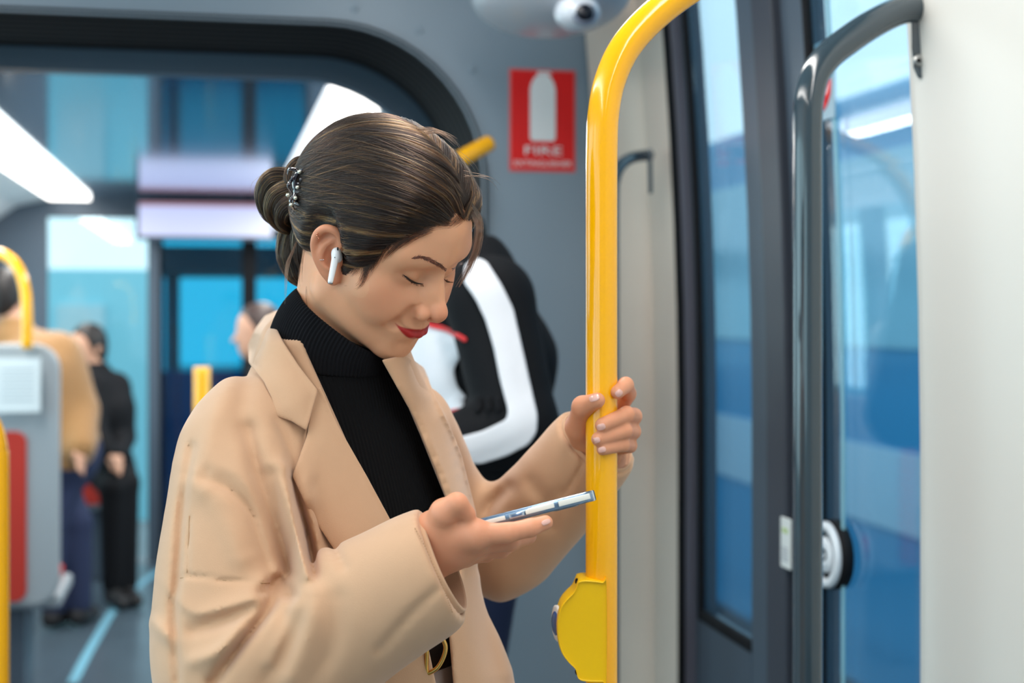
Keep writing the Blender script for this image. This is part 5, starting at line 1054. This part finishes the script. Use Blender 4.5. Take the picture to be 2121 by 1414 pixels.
# standing passenger in brown, far left
fv = nrm([.2, 1, 0])
J = dict(f=fv, head=A3(12, 612, 6.5), neck=A3(30, 675, 6.5), chest=A3(75, 780, 6.5), pelvis=A3(120, 935, 6.5), sh=[A3(0, 720, 6.5), A3(122, 735, 6.5)], el=[A3(-12, 850, 6.5), A3(160, 850, 6.5)], wr=[A3(0, 950, 6.35), A3(165, 930, 6.35)], kn=[grounded(105, 6.4)+[0, 0, .48], grounded(160, 6.5)+[0, 0, .48]], ank=[grounded(110, 6.45), grounded(165, 6.5)])
figure('passenger in bulky brown quilted coat seen from behind at far left', J, brn, nav, hb, .016, rt=.20, arm=.085)
J = dict(f=nrm([-.5, -.8, 0]), head=A3(182, 722, 7.2), neck=A3(195, 768, 7.2), chest=A3(220, 850, 7.2), pelvis=A3(215, 955, 7.2), sh=[A3(190, 800, 7.1), A3(240, 800, 7.25)], el=[A3(195, 890, 7.0), A3(255, 905, 7.2)], wr=[A3(225, 940, 6.95), A3(245, 945, 7.0)], kn=[A3(235, 1010, 6.95), A3(260, 1000, 7.0)], ank=[grounded(235, 6.95), grounded(262, 7.0)], ff=nrm([.6, -.8, 0]))
figure('dark clothed passenger sitting beyond the brown coat with feet in the aisle', J, blk, blk, hb, .014, rt=.12, arm=.05)
J = dict(f=nrm([-.8, -.5, 0]), head=A3(535, 690, 6.0), neck=A3(560, 745, 6.0), chest=A3(580, 830, 6.0), pelvis=A3(580, 960, 6.0), sh=[A3(560, 790, 5.9), A3(600, 790, 6.1)], el=[A3(560, 890, 5.8), A3(620, 890, 6.1)], wr=[A3(530, 930, 5.75), A3(560, 930, 5.8)], kn=[A3(520, 990, 5.7), A3(540, 990, 5.8)], ank=[grounded(520, 5.7), grounded(545, 5.8)])
figure('passenger whose bowed head shows behind her shoulder before the blue doors', J, blk, nav, mat('brown_hair', s2l(60, 44, 40), .5), .016, rt=.12)
# seats
def seat(label, u, v, w=.46, zt=1.33, tilt=.10, grp='seats beyond the arch'):
    s = thing('seat', label, 'seat', (u, v, 0), grp)
    def prof_(y0, y1, z0, z1, r, n=6):
        return [(u-w/2*x, z) for x, z in ()]
    def rr(x0, x1, z0, z1, r, n=6):
        o = []
        for cx, cz, a0 in ((x1-r, z1-r, 0), (x0+r, z1-r, 90), (x0+r, z0+r, 180), (x1-r, z0+r, 270)):
            for i in range(n+1): a = math.radians(a0+90*i/n); o.append((cx+r*math.cos(a), cz+r*math.sin(a)))
        return o
    extrude('back_shell', rr(u-w/2, u+w/2, .40, zt, .09), 1, v, v+.05, M['shell'], s, .012); extrude('back_cushion', rr(u-w/2+.04, u+w/2-.04, .50, zt-.30, .05), 1, v+.05, v+.09, M['red'], s, .012)
    extrude('rear_panel', rr(u-w/2+.05, u+w/2-.11*(w/.4), .42, 1.02, .04), 1, v-.012, v, M['red'], s, .004)
    box('seat_pan', (u-w/2, v+.05, .38), (u+w/2, v+.48, .43), M['shell'], s, .015); box('cushion', (u-w/2+.03, v+.09, .43), (u+w/2-.03, v+.46, .47), M['red'], s, .012); box('pedestal', (u-.07, v+.10, 0), (u+.07, v+.35, .38), M['dgrey'], s, .01)
    return s
def seat_at(label, px, py_top, d, **k): p = c2w(at(px, py_top, d)); return seat(label, p[0], p[1], zt=p[2], **k)
s1 = seat_at('grey seat back with white notice and red panel at the left edge', 0, 712, 5.0, w=.40)
p = c2w(at(38, 797, 4.97)); l = thing('notice', 'white printed notice on the back of the nearest seat', 'notice', p); box('sheet', (p[0]-.075, p[1]-.014, p[2]-.095), (p[0]+.075, p[1]-.010, p[2]+.095), mat('notice_white', s2l(206, 216, 220), .5), l, .001)
for k_ in range(5): box('print_line', (p[0]-.055, p[1]-.0155, p[2]+.05-.026*k_), (p[0]+.055, p[1]-.0135, p[2]+.056-.026*k_), mat('notice_grey', s2l(160, 172, 180), .6), l)
seat_at('grey and red seat beside the dark clothed passenger', 190, 880, 7.5, w=.3)
ah = thing('arched_rail', 'yellow arched handle rising above the seat at the left edge', 'handle', c2w(at(55, 700, 4.95)))
pipe('tube', path_px([(-40, 530, 4.95), (-10, 524, 4.95), (18, 534, 4.95), (40, 560, 4.95), (52, 600, 4.95), (56, 650, 4.95), (56, 720, 4.97)]), .0185, M['yellow'], ah, 20)
print('people', time.time()-_t)
